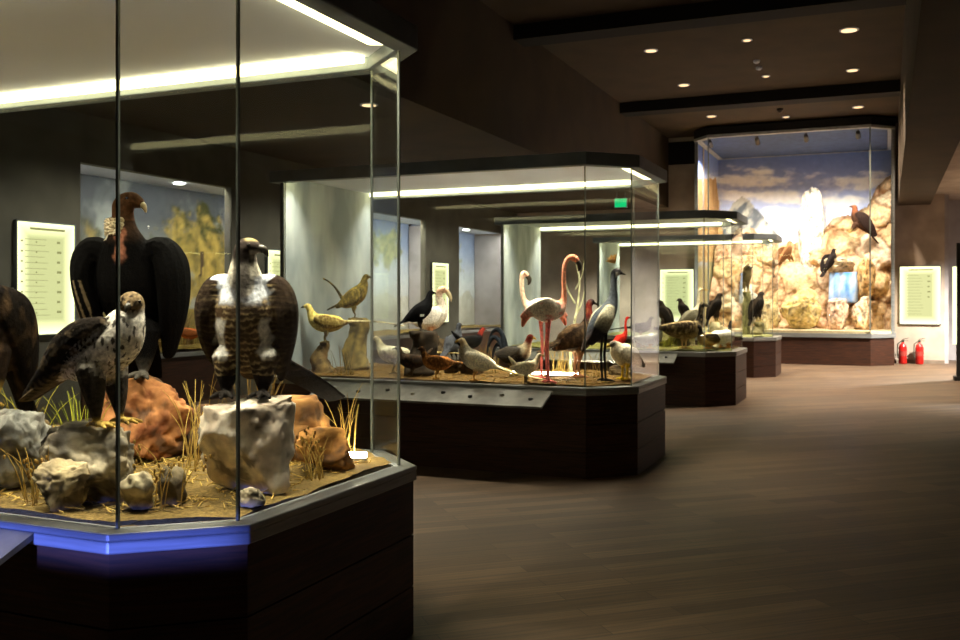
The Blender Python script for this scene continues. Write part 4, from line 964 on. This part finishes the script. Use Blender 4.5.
make_bird('peahen', 'olive brown bird with a thin arching tail plume on the tall mossy stump', (x-.05, y, pz-.008), 8, 1.0,
    vary(GROUSE, tails=[[(-.12, .18, .05, .025, 'tail'), (-.22, .14, .055, .014, 'tail'), (-.3, .1, .03, .008, 'tail')], [(-.13, .22, .02, .02, 'tail'), (-.22, .36, .012, .012, 'tail'), (-.34, .45, .009, .009, 'tail'), (-.5, .47, .007, .007, 'tail')]]),
    dict(body=(130, 112, 58), breast=(142, 122, 66), neck=(120, 104, 54), head=(104, 92, 54), wing=(92, 80, 46), tail=(52, 46, 34), leg=(90, 80, 60)), feather_noise(C((60, 52, 28)), C((190, 164, 90)), 34))
x, y, z = at2(394, 10.1)
make_bird('pheasant', 'silver grey pheasant with a long pale tail standing on the soil before the mossy stump', (x, y, z), 178, 1.05, vary(PHEAS, tails=[[(-.13, .195, .05, .025, 'tail'), (-.3, .21, .04, .012, 'tail'), (-.5, .21, .028, .008, 'tail'), (-.72, .2, .01, .006, 'tail')]]),
    dict(body=(170, 164, 138), breast=(176, 168, 140), neck=(160, 150, 120), head=(170, 156, 120), wing=(186, 180, 156), tail=(190, 170, 110), leg=(170, 150, 100)), feather_noise(C((110, 104, 84)), C((220, 214, 194)), 40), 'pheasants in the flamingo case')
x, y = xy(420, 9.9); pz = hz(331, 9.9)
stump('driftwood_stump', 'dark blackened stump under the black grouse', (x+.02, y, .845), pz-.845, .16, .13, C((60, 50, 38)), C((30, 25, 20)), 73, (.0, 0))
make_bird('black_grouse', 'glossy black grouse with a white wing spot on the dark stump', (x, y, pz-.01), 14, .86, GROUSE, dict(body=(9, 9, 11), leg=(60, 54, 48)),
    lambda p, c: C((226, 226, 222)) if (abs(p.y) > .08 and -.02 < p.x < .03 and .19 < p.z < .215) else c)
x, y = xy(431, 11.1); pz = hz(336, 11.1)
rock('boulder', 'dim brown rock under the white pelican in the flamingo case', (x, y, .842), (.42, .36, pz-.842), C((104, 88, 64)), C((60, 50, 38)), 74, .5)
make_bird('pelican', 'white pelican with a pinkish head behind the black grouse', (x, y-.02, pz-.015), 10, 1.02, PELI, dict(body=(206, 200, 192), neck=(206, 196, 184), head=(206, 166, 142), wing=(208, 204, 198), tail=(226, 220, 212), leg=(200, 140, 100), beak='p'))
x, y, z = at2(412, 9.62)
make_bird('hen', 'dark brown hen in front of the dark stump', (x, y, z), 200, .85, vary(ROOST, tails=PHEAS['tails'][:1] and [[(-.12, .2, .05, .04, 'tail'), (-.2, .28, .04, .025, 'tail'), (-.25, .33, .03, .012, 'tail')]]), dict(body=(36, 28, 22), leg=(70, 56, 40)), feather_noise(C((20, 16, 12)), C((84, 62, 40)), 40))
x, y, z = at2(437, 9.33)
make_bird('pheasant', 'rusty orange pheasant with a dark back low at the front glass', (x, y, z), 186, .86, vary(PHEAS, tails=[[(-.13, .195, .05, .025, 'tail'), (-.3, .185, .035, .012, 'tail'), (-.48, .16, .022, .008, 'tail'), (-.66, .13, .008, .006, 'tail')]]),
    dict(body=(168, 104, 48), breast=(190, 126, 60), neck=(96, 62, 34), head=(62, 44, 30), wing=(96, 62, 34), tail=(70, 50, 30), leg=(190, 140, 60)), feather_noise(C((70, 44, 24)), C((214, 150, 76)), 44), 'pheasants in the flamingo case')
x, y, z = at2(475, 9.13)
make_bird('pheasant', 'cream white pheasant with a grey neck and a long pale tail at the front glass', (x, y, z), 184, 1.04,
    vary(PHEAS, spine=[(-.17, .155, .03, .03, 'body'), (-.11, .165, .072, .07, 'body'), (0, .195, .09, .09, 'body'), (.07, .25, .072, .078, 'neck'), (.095, .31, .042, .046, 'neck'), (.105, .35, .03, .031, 'head'), (.122, .375, .03, .03, 'head'), (.145, .375, .018, .018, 'head')],
         beak=[(.142, 0, .376, .012), (.165, 0, .372, .009), (.18, 0, .36, .003)], eyes=[(.13, .028, .382, .006), (.13, -.028, .382, .006)],
         wings=[[(.07, .062, .255, .02, .03, 'wing'), (0, .082, .21, .022, .06, 'wing'), (-.11, .062, .165, .018, .045, 'wing'), (-.2, .03, .13, .01, .02, 'wing')]],
         tails=[[(-.13, .16, .045, .025, 'tail'), (-.3, .095, .036, .012, 'tail'), (-.48, .045, .026, .008, 'tail'), (-.63, .015, .01, .006, 'tail')]]),
    dict(body=(250, 240, 206), breast=(250, 238, 204), neck=(150, 142, 122), head=(206, 186, 150), wing=(236, 226, 200), tail=(226, 208, 160), leg=(200, 150, 80), beak='y'), None, 'pheasants in the flamingo case')
x, y, z = at2(454, 10.2)
rock('stone', 'low dark stone under the slate grey bird in the flamingo case', (x, y, .842), (.24, .2, hz(360, 10.2)-.842+.0), C((90, 74, 54)), C((50, 42, 32)), 75, .6)
make_bird('grouse', 'slim slate grey bird standing upright on the low dark stone', (x, y, hz(360, 10.2)-.006), 60, .80, GROUSE, dict(body=(58, 60, 66), leg=(60, 54, 48)))
x, y, z = at2(470, 10.0)
rock('stone', 'brown stone under the black hen with the red face', (x, y, .842), (.3, .26, .2), C((84, 66, 46)), C((48, 38, 28)), 76, .6)
make_bird('hen', 'black hen with a red face behind the cream pheasant', (x, y, 1.035), 20, .80, vary(ROOST, tails=[[(-.12, .2, .05, .04, 'tail'), (-.2, .28, .04, .025, 'tail'), (-.25, .33, .03, .012, 'tail')]]), dict(body=(12, 11, 12), head=(130, 44, 34), leg=(60, 54, 48)))
x, y, z = at2(515, 9.7)
make_bird('rooster', 'black rooster with curled tail feathers and a pale hackle left of the flamingos'.replace(' left of', ' next to'), (x, y, z), 318, 1.15, ROOST, dict(body=(16, 16, 20), breast=(26, 24, 26), neck=(186, 176, 150), head=(96, 38, 32), wing=(60, 56, 52), tail=(26, 30, 36), leg=(150, 130, 80), beak='y'))
x, y, z = at2(526, 8.98)
make_bird('bantam', 'little cream bantam chick on the soil before the flamingo legs', (x, y, z), 8, .74, vary(ROOST, tails=[[(-.12, .2, .05, .04, 'tail'), (-.18, .28, .04, .025, 'tail'), (-.22, .33, .03, .012, 'tail')]], legs=[[(.0, .04, .13, .034, 'body'), (-.005, .042, .07, .017, 'leg'), (.0, .042, .012, .013, 'leg')]]), dict(body=(238, 226, 194), leg=(120, 100, 70), beak='y'))
x, y, z = at2(548, 8.95)
def flam_pat(p, c):
    if p.z < .78 and p.z > .55 and c[0] > .5:
        n = noise.noise(Vector((p.x*12, p.y*20, p.z*26)))
        c = mixc(c, C((226, 124, 104)), ss(.3, .55, n)*.6)
    return c
make_bird('flamingo', 'tall pink flamingo with its neck raised, facing the crowned crane', (x, y, z), 6, 1.0, FLAM, dict(body=(246, 234, 218), breast=(244, 220, 200), neck=(240, 160, 128), head=(238, 150, 118), wing=(240, 224, 206), tip=(226, 130, 104), leg=(222, 118, 112)), flam_pat, 'flamingos')
x, y, z = at2(541, 9.4)
make_bird('flamingo', 'second flamingo behind the tall one, its pale neck bent back beside the rooster', (x, y, z), 180, 1.0, FLAM2, dict(body=(238, 216, 196), breast=(238, 214, 194), neck=(236, 206, 180), head=(236, 190, 164), wing=(238, 214, 194), tip=(224, 124, 100), leg=(214, 112, 106)), flam_pat, 'flamingos')
x, y, z = at2(578, 9.55)
TURK = dict(voxel=.006,
    spine=[(-.22, .36, .03, .04, 'body'), (-.16, .38, .1, .1, 'body'), (-.02, .41, .14, .15, 'body'), (.09, .49, .11, .12, 'breast'), (.12, .59, .06, .065, 'neck'), (.115, .68, .04, .04, 'wattle'), (.12, .75, .034, .035, 'wattle'), (.145, .785, .036, .036, 'head'), (.17, .775, .02, .02, 'head')],
    beak=[(.165, 0, .775, .014), (.195, 0, .765, .011), (.21, 0, .75, .004)], eyes=[(.152, .033, .792, .006), (.152, -.033, .792, .006)],
    wings=[[(.08, .1, .52, .024, .05, 'wing'), (-.02, .135, .44, .028, .11, 'wing'), (-.14, .1, .37, .022, .08, 'wing'), (-.26, .04, .3, .012, .03, 'wing')]],
    tails=[[(-.18, .38, .09, .04, 'tail'), (-.3, .33, .11, .02, 'tail'), (-.42, .26, .1, .012, 'tail')]],
    legs=[[(0, .06, .3, .06, 'body'), (0, .062, .2, .022, 'leg'), (-.015, .062, .11, .014, 'leg'), (0, .062, .015, .013, 'leg')]], toe=.09, toer=.012)
make_bird('turkey', 'dark brown turkey with a red wattle behind the crowned crane', (x, y, z), 12, .97, TURK, dict(body=(84, 66, 46), breast=(70, 54, 40), neck=(40, 32, 28), wattle=(120, 44, 38), head=(60, 50, 48), wing=(58, 46, 36), tail=(50, 40, 30), leg=(190, 140, 110)), feather_noise(C((36, 28, 22)), C((130, 104, 72)), 30))
x, y, z = at2(606, 9.12)
o = make_bird('crowned_crane', 'slate grey crowned crane with a golden crest and a white wing patch', (x, y, z), 12, .955, CRANE, dict(body=(70, 76, 84), neck=(92, 98, 106), head=(18, 18, 20), face=(60, 56, 58), patch=(226, 216, 186), wing=(38, 34, 36), tail=(60, 50, 46), leg=(30, 30, 32)),
    lambda p, c: C((232, 228, 224)) if (p.z > 1.045 and abs(p.y) > .026 and .09 < p.x < .14 and p.z < 1.1) else c)
cb = MB(); rr = random.Random(4)
for i in range(42):
    a = R(85+rr.random()*85); b = R(rr.uniform(-50, 50)); L_ = .075+.02*rr.random(); d = Vector((math.cos(a), math.sin(b)*.6, math.sin(a)))
    p = Vector((.095, 0, 1.13)); L_ *= 1.0; loft(cb, [p, p+d*L_*.6, p+d*L_], [(.0022, .0022), (.0018, .0018), (.0026, .0026)], [C((160, 124, 66))]*3, 5, 1)
c_ = cb.build('crest', PLANTM, o, smooth=True, color=True); c_['label'] = 'golden bristle crest'
x, y, z = at2(628, 9.28)
make_bird('night_heron', 'hunched cream white heron with yellow legs at the end glass corner', (x-.03, y, z), 200, 1.02, HUNCH, dict(body=(228, 216, 188), breast=(232, 222, 196), neck=(212, 200, 174), head=(120, 112, 100), wing=(204, 194, 170), tail=(214, 204, 180), leg=(226, 190, 50), beak='y'))
x, y = xy(622, 10.05); rock('stone', 'mossy stone under the scarlet ibis near the back glass', (x, y, .842), (.3, .24, .105), C((100, 84, 58)), C((58, 48, 34)), 77, .6)
make_bird('scarlet_ibis', 'bright scarlet ibis standing behind the cream heron', (x, y, .935), 30, .56, HERON, dict(body=(160, 32, 22), leg=(200, 70, 60)))
for (u, zc, h, n, lab) in ((560, 9.9, .5, 20, 'straw grass behind the tall flamingo'), (345, 9.9, .35, 18, 'dry grass beside the short driftwood stump'), (596, 9.6, .35, 18, 'dull dry grass beside the turkey'), (488, 10.2, .4, 20, 'dry brush behind the black hen with the red face')):
    x, y = xy(u, zc); tuft('dry_grass', lab, (x, y, .85), h, n, .12, STR2, C((96, 88, 50)), 0)
x, y = xy(573, 10.0)
stump('branch', 'pale bare branching twig standing behind the tall flamingo', (x, y, .845), 1.15, .02, .008, C((214, 214, 180)), C((160, 160, 120)), 79, (.04, 0), [[(.02, 0, .6, .011), (.1, .02, .78, .008), (.13, .02, .98, .005)], [(.02, 0, .75, .01), (-.07, .0, .92, .007), (-.1, 0, 1.1, .004)], [(.03, 0, .9, .008), (.1, 0, 1.05, .005), (.12, 0, 1.2, .003)]], 'branch')

# --- third case
def case(u, zc): x, y = xy(u, zc); return x, y, .85
x, y, z = case(684, 14.95)
make_bird('goose', 'brown goose with a black neck at the front of the third case', (x, y, z), 10, 1.25, GOOSE, dict(body=(116, 94, 64), breast=(150, 130, 94), neck=(14, 13, 13), head=(16, 15, 15), wing=(46, 37, 27), tail=(46, 40, 34), leg=(200, 160, 110)), feather_noise(C((70, 56, 38)), C((190, 168, 124)), 30))
x, y, z = case(693, 15.7)
make_bird('heron', 'pale long necked heron behind the goose', (x, y, z), 10, 1.04, HERON, dict(body=(104, 98, 82), neck=(206, 196, 166), head=(200, 186, 150), leg=(120, 110, 80), beak='y'))
def on_perch(kind, pname, plab, bname, blab, u, v, zc, head, s, spec, col, r=(.14, .09), c=(BK1, BK2), seed=80, pat=None):
    x, y = xy(u, zc); pz = hz(v, zc)
    if kind == 'stump': stump(pname, plab, (x, y, .845), pz-.845, r[0], r[1], c[0], c[1], seed)
    else: rock(pname, plab, (x, y, .842), (r[0]*2, r[0]*2*.9, pz-.842), c[0], c[1], seed, .5)
    make_bird(bname, blab, (x, y, pz-.01), head, s, spec, col, pat)
DK = dict(body=(40, 33, 27), belly=(50, 40, 31), breast=(46, 38, 30), wing=(26, 22, 19), head=(38, 32, 27), tail=(40, 34, 28), leg=(170, 150, 90))
on_perch('stump', 'tree_stump', 'pale dry stump under the dark falcon in the third case', 'falcon', 'dark falcon leaning on the pale stump beside the ducks', 716, 322, 15.4, 10, .92, RAPTOR, DK, (.2, .09), (C((186, 176, 140)), C((126, 114, 84))), 81)
on_perch('rock', 'boulder', 'mossy rock under the small dark raptor before the glowing panel', 'buzzard', 'small dark raptor in front of the glowing panel of the far wall', 683, 323, 16.1, 160, .82, RAPTOR, DK, (.22, 0), (C((130, 120, 80)), C((80, 74, 50))), 82)
on_perch('rock', 'boulder', 'mossy rock under the hunched dark raptor in the third case', 'buzzard', 'hunched dark raptor beside the end glass of the flamingo case', 664, 330, 15.9, 150, .98, RAPTOR, DK, (.25, 0), (C((120, 112, 76)), C((76, 70, 48))), 83)
on_perch('stump', 'tree_stump', 'thin branchy stump under the grey bird, third case', 'dove', 'grey bird seen through the end glass of the flamingo case', 641, 338, 15.4, 0, .95, PHEAS, dict(body=(60, 55, 54), wing=(34, 31, 31), head=(38, 35, 35), tail=(30, 28, 28), leg=(160, 120, 90)), (.07, .05), (BK1, BK2), 84)
BW = dict(body=(216, 208, 184), breast=(226, 218, 196), neck=(40, 36, 32), head=(30, 28, 28), wing=(44, 38, 34), tail=(40, 36, 32), leg=(200, 140, 70), beak='y')
x, y, z = case(709, 14.95); make_bird('duck', 'black and white duck sitting in front of the pale stump', (x, y, z), 200, 1.3, DUCK, dict(BW, body=(150, 120, 84), breast=(190, 160, 110)))
x, y, z = case(724, 15.1); make_bird('duck', 'black headed white duck at the corner of the third case', (x, y, z), 40, 1.5, DUCK, dict(BW, wing=(226, 220, 204)))
x, y, z = case(730, 15.6); make_bird('duck', 'dark duck at the end glass of the third case', (x-.02, y, z), 170, .95, DUCK, dict(BW, body=(60, 54, 46), breast=(120, 100, 74)))
x, y, z = case(650, 14.95); make_bird('gull', 'white gull low behind the end glass of the flamingo case', (x, y, z), 0, 1.2, DUCK, dict(body=(236, 232, 224), wing=(206, 204, 200), leg=(210, 160, 90), beak='y'))
for (u, zc, h, lab) in ((668, 15.3, .3, 'green grass tuft beside the goose tail'), (703, 15.9, .45, 'yellow green grass behind the ducks'), (655, 15.6, .32, 'short green grass below the hunched raptor')):
    x, y = xy(u, zc); tuft('grass_tuft', lab, (x, y, .85), h, 26, .14, GRN, GRN2, 0)
# --- fourth case
on_perch('stump', 'tree_stump', 'tall mossy stump under the upper owl, fourth case', 'owl', 'brown owl perched high on the tall stump, fourth case', 746, 292, 21.2, 300, 1.12, vary(RAPTOR, spine=[(-.09, .14, .03, .04, 'body'), (-.06, .19, .075, .08, 'belly'), (-.01, .27, .1, .1, 'belly'), (.025, .36, .1, .098, 'breast'), (.035, .43, .085, .085, 'neck'), (.045, .485, .085, .08, 'head'), (.055, .525, .06, .055, 'head'), (.06, .55, .02, .02, 'head')], beak=[(.13, 0, .48, .014), (.142, 0, .468, .011), (.142, 0, .45, .004)], eyes=[(.125, .035, .50, .014), (.125, -.035, .50, .014)]),
    dict(DK, body=(104, 90, 64), breast=(112, 98, 70), belly=(112, 98, 70), head=(92, 80, 60), wing=(72, 62, 46)), (.13, .08), (C((130, 124, 84)), C((80, 78, 50))), 85)
on_perch('stump', 'tree_stump', 'lower leaning stump under the dark falcon, fourth case', 'falcon', 'dark falcon on the lower stump, fourth case', 758, 322, 20.9, 20, 1.3, RAPTOR, DK, (.16, .09), (C((140, 130, 92)), C((86, 80, 56))), 86)
for (u, zc, h, lab) in ((742, 20.9, .35, 'pale grass tuft at the foot of the owl stump'), (765, 21.0, .5, 'tall pale grass beside the lower stump, fourth case')):
    x, y = xy(u, zc); tuft('grass_tuft', lab, (x, y, .85), h, 26, .16, C((190, 184, 120)), GRN2, 0)
# --- end diorama birds
def far_bird(bname, lab, u, v, Y, head, s, spec, col, pat=None, tilt=28):
    x, zc = xY(u, Y); o = make_bird(bname, lab, (x, Y, hz(v, zc)), head, s, spec, col, pat, voxel=.007); o.rotation_euler.y = R(-tilt); return o
EAG = vary(RAPTOR,
    spine=[(-.34, .2, .03, .03, 'body'), (-.26, .22, .08, .075, 'body'), (-.08, .28, .115, .11, 'body'), (.06, .36, .1, .1, 'body'), (.13, .45, .06, .062, 'head'), (.165, .5, .05, .052, 'head'), (.2, .5, .04, .038, 'head'), (.225, .49, .02, .02, 'head')],
    beak=[(.22, 0, .492, .017), (.25, 0, .485, .013), (.26, 0, .46, .004)], eyes=[],
    wings=[[(.07, .09, .4, .03, .045, 'wing'), (-.05, .15, .38, .03, .1, 'wing'), (-.24, .14, .28, .025, .1, 'wing'), (-.46, .07, .16, .014, .04, 'wing')]],
    tails=[[(-.28, .2, .07, .025, 'tail'), (-.44, .12, .09, .014, 'tail'), (-.58, .06, .09, .01, 'tail')]], legs=[[(-.02, .06, .2, .065, 'body'), (0, .065, .1, .035, 'body'), (.01, .065, .02, .016, 'leg')]])
far_bird('eagle', 'large brown eagle high on the cliff of the end diorama', 850, 233, 27.2, 165, 1.3, EAG, dict(body=(70, 46, 32), head=(120, 70, 44), wing=(46, 32, 26), tail=(44, 32, 26), leg=(190, 160, 90)))
far_bird('vulture', 'black vulture on the slab above the blue waterfall', 836, 269, 26.9, 25, .95, EAG, dict(body=(44, 36, 32), leg=(120, 110, 90)))
far_bird('hawk', 'tan hawk on the cliff beside the pale pinnacle', 792, 262, 27.0, 20, 1.0, EAG, dict(body=(150, 104, 64), wing=(120, 80, 48), head=(160, 116, 76), leg=(190, 160, 90)))
# --- pheasants and bushes of the forest diorama on the left wall
def wd(u, X):
    dx, dy = ray(u); t = X/dx; return (X, dy*t, .87), t
for (u, X, s, col, lab, hd) in ((189, -10.5, 1.05, dict(body=(176, 92, 44), neck=(60, 70, 50), head=(120, 40, 32), wing=(120, 72, 40), tail=(110, 80, 50), leg=(140, 120, 90)), 'copper pheasant in the forest diorama on the left wall', 170),
                           (163, -10.55, .8, dict(body=(206, 190, 150), wing=(150, 130, 96), leg=(140, 120, 90)), 'small pale partridge in the forest diorama on the left wall', 20)):
    p, t = wd(u, X); make_bird('pheasant' if s > 1 else 'partridge', lab, p, hd, s, vary(PHEAS, tails=PHEAS['tails'] if s > 1 else [[(-.13, .195, .045, .025, 'tail'), (-.24, .18, .03, .012, 'tail')]]), col, voxel=.006)
for i, (u, X, h) in enumerate(((150, -10.9, .5), (178, -11.0, .6), (205, -10.8, .5), (228, -10.95, .55), (120, -10.9, .5))):
    p, t = wd(u, X); tuft('shrub', ['low dry shrub behind the pale partridge, forest diorama', 'dry shrub just behind the copper pheasant, forest diorama', 'dry shrub past the copper pheasant tail, forest diorama', 'dry shrub by the far end of the forest diorama', 'dry shrub by the near end of the forest diorama'][i], (p[0], p[1], .86), h, 34, .28, C((120, 92, 46)), C((72, 64, 34)), 4, w=.007)
